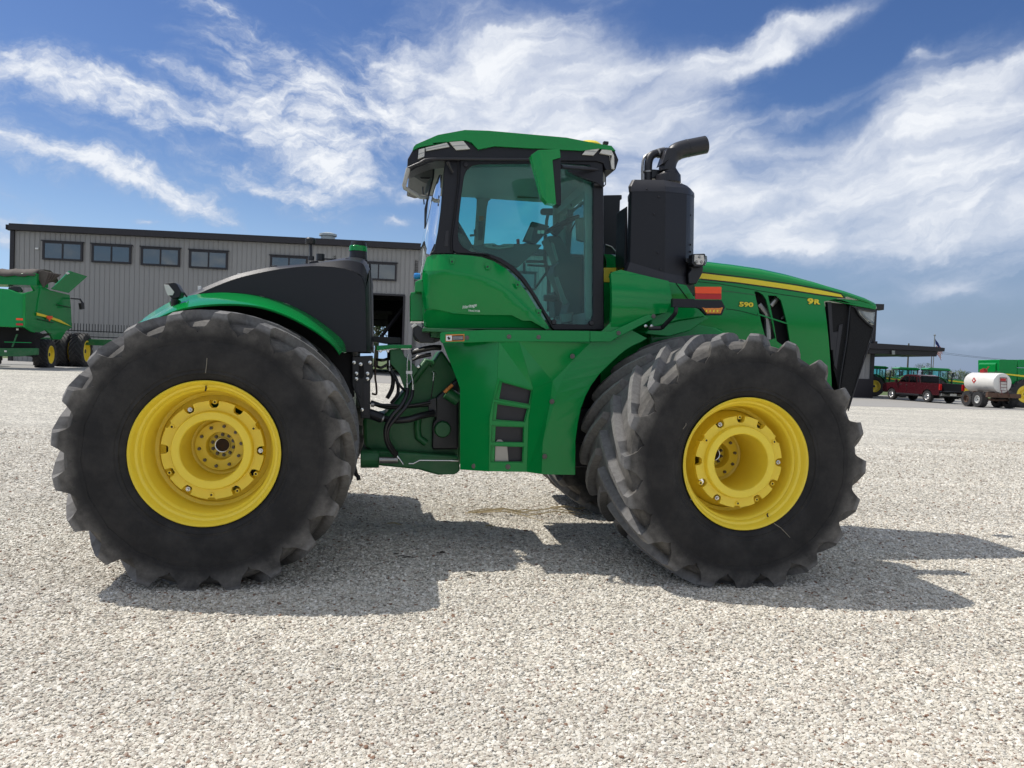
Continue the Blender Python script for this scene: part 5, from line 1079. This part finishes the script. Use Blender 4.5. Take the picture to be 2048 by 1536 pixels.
for i in range(5): crear([(320 + 30 * i, 530 + 8 * i), (400 + 30 * i, 512 + 9 * i), (450 + 30 * i, 535 + 4 * i), (430 + 20 * i, 600), (400 + 12 * i, 680 - 12 * i)], 1.9 + .2 * i, .1, TARP, 'tarp_fold', bevel=.03)
cside([(480, 690), (650, 519), (815, 571), (640, 726)], 1.9, .05, GREEN, 'tank_flap', bevel=.01)
cside([(615, 540), (640, 535), (650, 545), (625, 555)], 1.92, .03, WHITE, 'flap_label', bevel=0)
MB().tube([CF.p3(*cb5(660, 775), 1.5), CF.p3(*cb5(745, 782), 2.0), CF.p3(*cb5(768, 820), 2.1)], .05, 8).done('mirror_arm', BLACK, comb)
cside([(750, 820), (785, 815), (790, 875), (760, 880)], 2.15, .12, BLACK, 'mirror', bevel=.02)
crear([(75, 675), (120, 662), (170, 665), (195, 700), (190, 715), (110, 705), (75, 690)], .5, .3, BLACK, 'air_intake', bevel=.02)
crear([(-200, 1040), (240, 1050), (370, 1110), (440, 1100), (330, 1150), (330, 1300), (300, 1320), (180, 1310), (-200, 1310)], 1.2, .6, DARK, 'undercarriage', bevel=0)
crear([(-200, 1240), (350, 1240), (350, 1300), (180, 1318), (-200, 1310)], .9, .2, GREEN_D, 'rear_axle_beam', bevel=.02); crear([(40, 1178), (290, 1185), (290, 1192), (40, 1186)], .7, .05, GREEN, 'rear_rail', bevel=0)
for x, y in ((160, 1065), (50, 1268)): crear([(x - 10, y - 8), (x + 10, y - 8), (x + 10, y + 8), (x - 10, y + 8)], .65, .05, WHITE, 'rear_lamp', bevel=0)
crear([(150, 1110), (165, 1110), (120, 1230), (105, 1230)], .8, .05, GREEN_D, 'rear_strut', bevel=0)
for (x, y, t_, R, W_) in ((455, 1300, 1.35, .80, .66), (790, 1268, 2.15, 1.02, .66), (640, 1266, 1.30, 1.02, .66)):
    a, b = CF.xz(*cb5(x, y), t_); small_wheel(comb, R, W_, (a, -t_ + W_ * .3, b), -1)
a, b = CF.xz(*cb5(455, 1300), 1.35); small_wheel(comb, .80, .66, (a, 1.35, b), 1)
hx = 7.2
hy1 = CF.yz(285, 680, hx)[0]; hy0 = hy1 + 11; hz = CF.yz(245, 683, hx)[1]
MB().box((hx, (hy0 + hy1) / 2, hz - .1), (.5, abs(hy0 - hy1), .35)).done('header_frame', GREEN_D, comb, .02)
hz2 = CF.yz(200, 663, hx)[1]; hz3 = CF.yz(200, 650, hx)[1]
MB().box((hx + .3, (hy0 + hy1) / 2, hz2), (.06, abs(hy0 - hy1), .05)).done('reel_bar', BLACK, comb)
tn = MB()
for i in range(74): tn.box((hx + .3, hy1 + .15 * i, (hz2 + hz3) / 2), (.03, .03, hz3 - hz2 + .1))
o_ = tn.done('reel_tines', BLACK, comb, smooth=0)
rb = MB()
for i in range(36): rb.box((hx + .2, hy1 + .3 * i, hz2 - .12), (.03, .18, .03)); rb.box((hx + .2, hy1 + .3 * i + .12, hz2 - .16), (.03, .03, .1))
rb.box((hx + .25, (hy0 + hy1) / 2, hz2 - .2), (.05, abs(hy0 - hy1), .03)); rb.done('header_rail', STEEL, comb, smooth=0)
MB().box((hx + .5, (hy0 + hy1) / 2, hz - .1 + .3), (.2, abs(hy0 - hy1), .05)).done('header_back_rail', BLACK, comb)
_hw = bpy.data.materials.get('grey_steel_siding')

# --- small tractors under the canopy
def small_tractor(loc, yaw, label, group='tractors parked by the canopy'):
    t = empty('parked_tractor', loc=loc, rot=(0, 0, yaw)); tag(t, label, 'tractor', group)
    for s in (-1, 1):
        small_wheel(t, .86, .5, (0, s * .85, .86), s); small_wheel(t, .62, .4, (2.35, s * .8, .62), s)
        MB().tube([(cos(a) * .98, s * .85, .86 + sin(a) * .98) for a in lin(.35, 2.5, 9)], .06, 6).loft([[(cos(a) * .97, s * .6, .86 + sin(a) * .97) for a in lin(.35, 2.6, 10)], [(cos(a) * .97, s * 1.12, .86 + sin(a) * .97) for a in lin(.35, 2.6, 10)]]).done('fender', GREEN_D, t, solid=.03)
        MB().prism([(-.45, 1.5), (.95, 1.1), (1.0, 2.35), (-.45, 2.35)], s * .74 - .01, s * .74 + .01).done('side_window', CABGLASS, t)
        for p, q in (((-.5, 1.35), (-.55, 2.4)), ((.25, 1.1), (.25, 2.4)), ((1.0, 1.0), (.95, 2.4))): MB().tube([(p[0], s * .74, p[1]), (q[0], s * .74, q[1])], .045, 6).done('cab_post', BLACK, t)
        MB().box((1.25, s * 1.05, 2.05), (.05, .2, .36)).tube([(1.0, s * .76, 2.2), (1.25, s * 1.05, 2.25)], .02, 5).done('mirror', BLACK, t)
    MB().prism([(-.65, 2.38), (-.7, 2.5), (-.5, 2.6), (.9, 2.58), (1.15, 2.5), (1.15, 2.38)], -.82, .82).done('cab_roof', GREEN, t, .04)
    MB().box((.2, 0, 2.36), (1.7, 1.55, .06)).done('roof_lining', BLACK, t)
    MB().prism([(1.0, 1.0), (1.0, 1.75), (2.3, 1.62), (3.1, 1.42), (3.2, 1.2), (3.1, .75), (1.0, .75)], -.42, .42).done('hood', GREEN, t, .06)
    for s in (-1, 1): MB().prism([(1.05, 1.52), (2.3, 1.42), (3.05, 1.26), (3.05, 1.32), (2.3, 1.52), (1.05, 1.63)], s * .43 - .01, s * .43 + .01).done('yellow_stripe', DECAL_Y, t)
    MB().box((1.2, 0, .75), (3.2, .5, .4)).box((.2, 0, 1.1), (1.4, 1.2, .5)).done('chassis', GREEN_D, t, .02)
    MB().box((.1, 0, 1.6), (.5, .5, .5)).box((-.15, 0, 1.95), (.12, .5, .6)).done('seat', BLACK, t, .05)
    MB().tube([(1.4, -.5, 1.3), (1.4, -.5, 2.2)], .05, 8).done('exhaust', BLACK, t)
def gp_(u, v): x, y = ground_hit(u, v); return (x, y, ground_z(x, y))
small_tractor((*at_px(1744, 66), 0), radians(-8), 'parked green tractor nearest the canopy column, its yellow rear wheel in view')
small_tractor((*at_px(1808, 69), 0), radians(-8), 'parked green tractor whose cab shows just above the hood of the maroon pickup')
small_tractor((*at_px(1867, 66), 0), radians(-8), 'parked green tractor between pickup and white tank, yellow striped hood in view')

# --- pickup
MAROON = mat('maroon_paint', (.050, .005, .009), .25, coat=.3, n_amt=.04, dust=.02, dust_col=(.25, .18, .13))
py_ = radians(101); pr_ = Matrix.Rotation(py_, 3, 'Z'); pc = Vector((*ground_hit(1856, 805), 0)) - pr_ @ Vector((1.25, .86, 0))
pk = empty('pickup_truck', loc=pc, rot=(0, 0, py_)); tag(pk, 'maroon crew cab pickup with its tailgate open, hitched to the white tank trailer', 'pickup')
def arch_pts(cx, r_, z0, n=9): return [(cx + r_ * cos(a), max(z0, .42 + r_ * sin(a))) for a in lin(pi, 0, n)]
low = .55
sideprof = [(.12, low)] + arch_pts(1.25, .52, low) + arch_pts(4.95, .52, low) + [(5.85, low), (5.98, .75), (5.96, 1.12), (5.7, 1.26), (4.45, 1.36), (2.15, 1.36), (2.15, 1.38), (.12, 1.36)]
for s in (-1, 1): MB().prism(sideprof, s * .99, s * .90).done('body_side', MAROON, pk, .03)
MB().prism([(4.3, 1.30), (4.45, 1.34), (5.7, 1.24), (5.9, 1.1), (5.9, .6), (4.3, .6)], -.9, .9).done('hood', MAROON, pk, .05)
MB().box((5.99, 0, .95), (.06, 1.5, .4)).done('grille', CHROME, pk, .02)
rf = [(2.17, 1.34), (2.28, 1.86), (2.6, 1.93), (3.5, 1.94), (3.85, 1.88), (4.55, 1.36)]
MB().prism(rf, -.80, .80).done('cab', MAROON, pk, .06)
for s in (-1, 1):
    MB().prism([(2.55, 1.40), (2.62, 1.78), (3.25, 1.82), (3.28, 1.40)], s * .81 - .006, s * .81 + .006).done('rear_door_window', DARKGLASS, pk)
    MB().prism([(3.36, 1.40), (3.34, 1.82), (3.72, 1.80), (4.32, 1.40)], s * .81 - .006, s * .81 + .006).done('front_door_window', DARKGLASS, pk)
    MB().prism([(2.27, 1.40), (2.36, 1.76), (2.5, 1.77), (2.45, 1.40)], s * .81 - .006, s * .81 + .006).done('quarter_window', BLACK, pk)
    for x in (3.32, 2.35, 4.35): MB().box((x, s * .992, .98), (.012, .01, .72)).done('door_gap', DARK, pk)
    for x in (3.15, 2.5): MB().box((x + .9 - .05, s * 1.0, 1.18), (.18, .03, .04)).done('door_handle', CHROME, pk, .006)
    MB().box((4.3, s * 1.12, 1.42), (.12, .2, .26)).done('door_mirror', MAROON, pk, .03)
    MB().box((.10, s * .90, 1.12), (.08, .2, .42)).done('tail_light', mat('tail_lens', (.55, .01, .01), .2, coat=.6), pk, .02)
    MB().box((3.2, s * .98, .50), (2.4, .12, .12)).done('running_board', BLACKM, pk, .02)
MB().prism([(-.66, 1.42), (.66, 1.42), (.60, 1.80), (-.60, 1.80)], 2.165, 2.175, axis='x').done('rear_window', BLACKP, pk)
MB().box((2.2, 0, 1.6), (.02, 1.45, .50)).done('rear_window_surround', BLACK, pk)
MB().box((1.15, .885, 1.06), (2.0, .02, .6)).box((1.15, -.885, 1.06), (2.0, .02, .6)).box((1.15, 0, .78), (2.1, 1.8, .06)).box((2.12, 0, 1.05), (.05, 1.8, .55)).done('bed_liner', BLACK, pk)
MB().box((-.15, 0, .82), (.5, 1.62, .05)).done('tailgate', BLACK, pk, .01)
MB().box((.02, 0, .60), (.18, 1.9, .18)).done('rear_bumper', CHROME, pk, .03); MB().box((-.08, 0, .62), (.02, .5, .14)).done('number_plate', WHITE, pk)
MB().box((2.8, 0, .5), (4.6, .9, .25)).tube([(1.25, -.8, .42), (1.25, .8, .42)], .08, 8).done('chassis', DARK, pk)
WHL = mat('alloy_wheel', (.55, .55, .55), .3, metal=.9)
for x in (1.25, 4.95):
    for s in (-1, 1): small_wheel(pk, .42, .28, (x, s * .86, .42), s, WHL, .58)

# --- tank trailer
TNK = mat('white_tank_paint', (.72, .71, .67), .4, coat=.2, n_amt=.06, dust=.18, dust_col=(.45, .38, .25))
RUSTP = mat('rusty_frame', (.10, .055, .035), .75, n_amt=.4, n_scale=6)
ty_ = radians(95); tr_ = Matrix.Rotation(ty_, 3, 'Z'); tcn_ = Vector((*ground_hit(1959, 815), 0)) - tr_ @ Vector((.75, 1.0, 0))
tt = empty('tank_trailer', loc=tcn_, rot=(0, 0, ty_)); tag(tt, 'white fuel tank on a four wheel trailer behind the maroon pickup, red pump on top', 'trailer')
r0 = .62
MB().lathe([(.0001, -.05), (r0 * .6, -.03), (r0 * .96, .0), (r0, .05), (r0 * 1.005, .9), (r0, .92), (r0, 1.8), (r0 * 1.005, 1.82), (r0, 1.84), (r0, 2.6), (r0 * .92, 2.72), (r0 * .5, 2.8), (.0001, 2.82)], 36, (.2, 0, 1.56), 'x').done('tank', TNK, tt)
for s in (-1, 1):
    for x in (.75, 1.75): small_wheel(tt, .50, .42, (x, s * 1.0, .50), s, mat('white_rim', (.6, .6, .58), .4) if x < 1 else RUSTP, .48)
MB().box((1.4, .35, .82), (3.0, .12, .18)).box((1.4, -.35, .82), (3.0, .12, .18)).box((.05, 0, .80), (.18, 2.2, .26)).tube([(1.75, -.9, .5), (1.75, .9, .5)], .07, 8).tube([(.75, -.9, .5), (.75, .9, .5)], .07, 8).box((1.9, 0, .9), (.15, 1.3, .2)).box((.6, 0, .9), (.15, 1.3, .2)).done('trailer_frame', RUSTP, tt, .01)
MB().tube([(2.8, .35, .8), (3.9, 0, .6)], .06, 6).tube([(2.8, -.35, .8), (3.9, 0, .6)], .06, 6).done('drawbar', RUSTP, tt)
MB().box((.12, 0, 1.66), (.02, .46, .04)).tube([(.12, .22, 1.9), (.05, .20, 1.2), (-.12, .20, .86)], .018, 6).tube([(.12, -.22, 1.9), (.05, -.20, 1.2), (-.12, -.20, .86)], .018, 6).box((.09, 0, 1.5), (.025, .42, .03)).box((.07, 0, 1.3), (.025, .42, .03)).box((.05, 0, 1.1), (.025, .42, .03)).box((.13, 0, 1.9), (.025, .46, .03)).done('ladder', mat('dark_red_paint', (.12, .02, .025), .5), tt)
MB().box((.135, 0, 1.78), (.015, .34, .16)).done('warning_board', RED, tt)
MB().prism([(1.9, 1.48), (2.09, 1.67), (1.9, 1.86), (1.71, 1.67)], .618, .632).done('hazard_placard', RED, tt); MB().prism([(1.9, 1.60), (1.98, 1.67), (1.9, 1.76), (1.82, 1.67)], .633, .637).done('placard_centre', WHITEP, tt)
MB().box((1.9, 0, 2.28), (.36, .26, .22)).tube([(1.7, 0, 2.35), (1.55, 0, 2.5), (1.4, .05, 2.56)], .035, 6).lathe([(.1, 0), (.1, .08), (.0001, .08)], 10, (1.9, 0, 2.38), 'z').done('fuel_pump', mat('red_pump_paint', (.30, .02, .02), .5), tt, .01)
MB().tube([(.9, .05, 2.2), (.8, .0, 2.3), (.6, .05, 2.28), (.4, 0, 2.22)], .02, 6).done('delivery_hose', HOSE, tt)

# --- combine at the right edge
KF = Frame((0, 55, 0), radians(-6)); ck = C(1880, 680, 10.24)
kb = empty('harvester', loc=(0, 55, 0), rot=(0, 0, radians(-6))); tag(kb, 'bright green combine with a yellow stripe, cut off by the right edge of the photo', 'combine')
def kp(pts, t, th, m, name, bevel=.03): return MB().prism([KF.xz(*ck(x, y), t) for x, y in pts], -t, -t + th).done(name, m, kb, bevel)
kp([(1225, 400), (1610, 405), (1580, 520), (1575, 880), (1640, 960), (1560, 935), (1430, 865), (1390, 850), (1300, 680), (1215, 670), (1215, 410)], 1.5, 2.8, GREEN, 'side_panel')
kp([(1130, 500), (1150, 465), (1215, 460), (1215, 670), (1130, 660)], 1.2, 2.2, GREEN, 'rear_hood')
kp([(1618, 402), (2300, 402), (2300, 565), (1600, 565), (1590, 520)], 1.55, 2.8, GREEN, 'grain_tank'); kp([(1600, 572), (2300, 580), (2300, 900), (1720, 900), (1650, 960), (1590, 880), (1585, 600)], 1.5, 2.8, GREEN, 'side_panel')
kp([(1300, 690), (1380, 690), (1720, 722), (2100, 790), (2100, 830), (1720, 758), (1400, 718), (1300, 705)], 1.56, .03, DECAL_Y, 'yellow_stripe', 0)
kp([(1420, 870), (1640, 960), (1700, 1100), (1500, 1120), (1400, 1000)], .9, 1.5, DARK, 'undercarriage', 0)
a, b = KF.xz(*ck(1760, 1110), 1.7); small_wheel(kb, .98, .7, (a, -1.4, b), -1); a, b = KF.xz(*ck(1470, 1150), .0); small_wheel(kb, .66, .5, (a, -.6, max(b, .66)), -1)

# ================================================================ TREES, POLES, FLAG
LEAF = [mat('leaf_green_%s' % n, c_, .6, n_amt=.3, n_scale=3) for n, c_ in (('dark', (.028, .055, .016)), ('mid', (.05, .085, .022)), ('light', (.085, .12, .035)))]
BARK = mat('grey_bark', (.10, .08, .06), .9, n_amt=.3, n_scale=8, bump=.4, b_scale=20)
def tree(loc, h, w, seed, label, nclump=26):
    rnd = random.Random(seed); t = empty('broadleaf_tree', loc=loc); tag(t, label, 'tree', 'trees beyond the lot')
    tr = MB().tube([(0, 0, -.2), (.1, 0, h * .3), (.0, .1, h * .6), (.1, 0, h * .85)], [h * .035, h * .027, h * .018, h * .006], 8)
    for _ in range(7):
        a = rnd.uniform(0, 6.28); z = h * rnd.uniform(.3, .6); tr.tube([(.05, 0, z), (cos(a) * w * .2, sin(a) * w * .2, z + h * .12), (cos(a) * w * .4, sin(a) * w * .4, z + h * .2)], [h * .014, h * .009, h * .003], 5)
    tr.done('trunk', BARK, t)
    for mi_i, lm_ in enumerate(LEAF):
        mb = MB()
        for _ in range(nclump // 3 + 2):
            u = rnd.uniform(0, 6.28); rr_ = w * .5 * sqrt(rnd.random()); zz = h * rnd.uniform(.32, .95); k = 1 - abs(zz / h - .55) * 1.2
            cxx = Vector((cos(u) * rr_ * k, sin(u) * rr_ * k, zz)); rad = w * rnd.uniform(.10, .17)
            for _ in range(90):
                d = Vector((rnd.gauss(0, 1), rnd.gauss(0, 1), rnd.gauss(0, .8))).normalized() * rad * rnd.uniform(.5, 1.1); s_ = w * .018 * rnd.uniform(.7, 1.5)
                a_ = Vector((rnd.gauss(0, 1), rnd.gauss(0, 1), rnd.gauss(0, 1))).normalized(); b_ = a_.orthogonal().normalized(); p = cxx + d
                mb.add([p - a_ * s_, p + b_ * s_ * .6, p + a_ * s_, p - b_ * s_ * .6], [(0, 1, 2, 3)])
        mb.done('crown', lm_, t, smooth=0)
for i, (u, d, h, w, lb) in enumerate([(752, 95, 9, 8, 'tree seen through the open door of the long metal building'), (700, 100, 10, 9, 'tree behind the long metal building, left of the open door'), (1849, 95, 3.6, 2.6, 'small tree rising between the second and third parked tractors'),
        (1912, 120, 2.9, 4, 'low round tree just left of the white tank'), (1932, 150, 3.2, 3.4, 'far low tree above the striped hood of the third parked tractor'), (1787, 130, 2.9, 5, 'far low tree between the first and second parked tractors'), (1700, 160, 5, 7, 'far tree hidden behind the dark building wing'), (1975, 160, 3.0, 7, 'far tree behind the white tank')]):
    x, y = at_px(u, d); tree((x, y, ground_z(x, y)), h, w, i + 3, lb)
def pole(loc, h, label, arm=True, r_=.12):
    p = empty('utility_pole', loc=loc); tag(p, label, 'pole', 'utility poles')
    MB().tube([(0, 0, 0), (0, 0, h)], [r_, r_ * .7], 8).done('post', BARK, p)
    if arm:
        MB().box((0, 0, h - .9), (2.2, .1, .12)).done('crossarm', BARK, p)
        for dx in (-.95, 0, .95): MB().tube([(dx, 0, h - .85), (dx, 0, h - .6)], .04, 6).done('insulator', STEEL, p)
    return p
x, y = at_px(1817, 95); p1 = pole((x, y, 0), 5.9, 'wooden utility pole behind the second parked tractor, under the canopy')
x2, y2 = at_px(1864, 130); pole((x2, y2, 0), 5.4, 'thin far pole behind the third parked tractor', False, .09)
def wire(a, b, sag, parent): MB().tube([tuple(Vector(a).lerp(Vector(b), u) - Vector((0, 0, sag * 4 * u * (1 - u)))) for u in lin(0, 1, 13)], .014, 4).done('power_line', BLACK, parent)
for dx in (-.95, .95): wire((dx, 0, 5.25), (dx + 45, 6, 4.6), .9, p1); wire((dx, 0, 5.25), (dx - 40, 0, 5.4), .8, p1)
x, y = at_px(1868, 80); fz = Frame((0, 80, 0), 0).xz(1867, 672, 0)[1]
fp = empty('flag_pole', loc=(x, y, 0)); tag(fp, 'silver flag pole with a drooping flag above the canopy roof', 'flag pole')
MB().tube([(0, 0, 0), (0, 0, fz)], .05, 8).lathe([(.0001, .2), (.11, .12), (.12, .05), (.0001, .0)], 10, (0, 0, fz), 'z').done('post', STEEL, fp)
def flag_part(i0, i1, j0, j1, m, nm, off=0):
    g = lambda i, j: (.06 + i * .085 + .02 * j, .05 * sin(i * 1.3 + j * .5) + off, fz - .25 - j * .12 - i * .12)
    MB().loft([[g(i, j) for i in range(i0, i1 + 1)] for j in range(j0, j1 + 1)]).done(nm, m, fp, solid=.01, smooth=0)
flag_part(0, 6, 0, 5, mat('flag_blue', (.02, .03, .15), .8), 'flag_canton')
for j in range(5, 13): flag_part(0, 6, j, j + 1, WHITEP if j % 2 else RED, 'flag_stripe')
for j in range(0, 5): flag_part(6, 9, j, j + 1, WHITEP if j % 2 else RED, 'flag_stripe')

# ---------------------------------------------------------------- stray stalks on the gravel
STRAW = mat('dry_stalk', (.42, .34, .20), .8, n_amt=.3, n_scale=30); MUD = mat('dark_mud_crumb', (.03, .022, .016), .9)
rnd = random.Random(5)
def stalk(u, v, n, L_, label, m=STRAW, r_=.006):
    x, y = ground_hit(u, v); s = empty('dry_corn_stalk' if m is STRAW else 'mud_crumb', loc=(x, y, ground_z(x, y))); tag(s, label, 'stalk' if m is STRAW else 'mud')
    for k in range(n):
        a = rnd.uniform(-.4, .4); sc_ = 1.0; ox, oy = rnd.uniform(-L_, L_) * .5, rnd.uniform(-.06, .06); l = L_ * rnd.uniform(.4, 1)
        MB().tube([(ox, oy, .02), (ox + cos(a) * l * .5, oy + sin(a) * l * .5, .02 + l * .08), (ox + cos(a) * l, oy + sin(a) * l, .02)], [r_, r_ * 1.2, r_ * .5], 5).done('stem' if m is STRAW else 'crumb', m, s)
stalk(990, 1030, 7, .9, 'tangle of dry corn stalks at the far edge of the tractor shadow'); stalk(1120, 1020, 4, .4, 'few dry stalks beside the far front tyre')
stalk(981, 1054, 1, .12, 'single pale straw in the middle of the shadow', r_=.009); stalk(765, 1049, 1, .3, 'long pale straw in shadow near the rear tyre', r_=.007)
stalk(797, 1116, 3, .12, 'dark twiggy crumb in the shadow between the wheels', MUD, .004); stalk(873, 1107, 3, .07, 'small dark crumb right of the twiggy one in the shadow', MUD, .005); stalk(930, 1152, 3, .07, 'dark crumb on the lower edge of the shadow', MUD, .004)
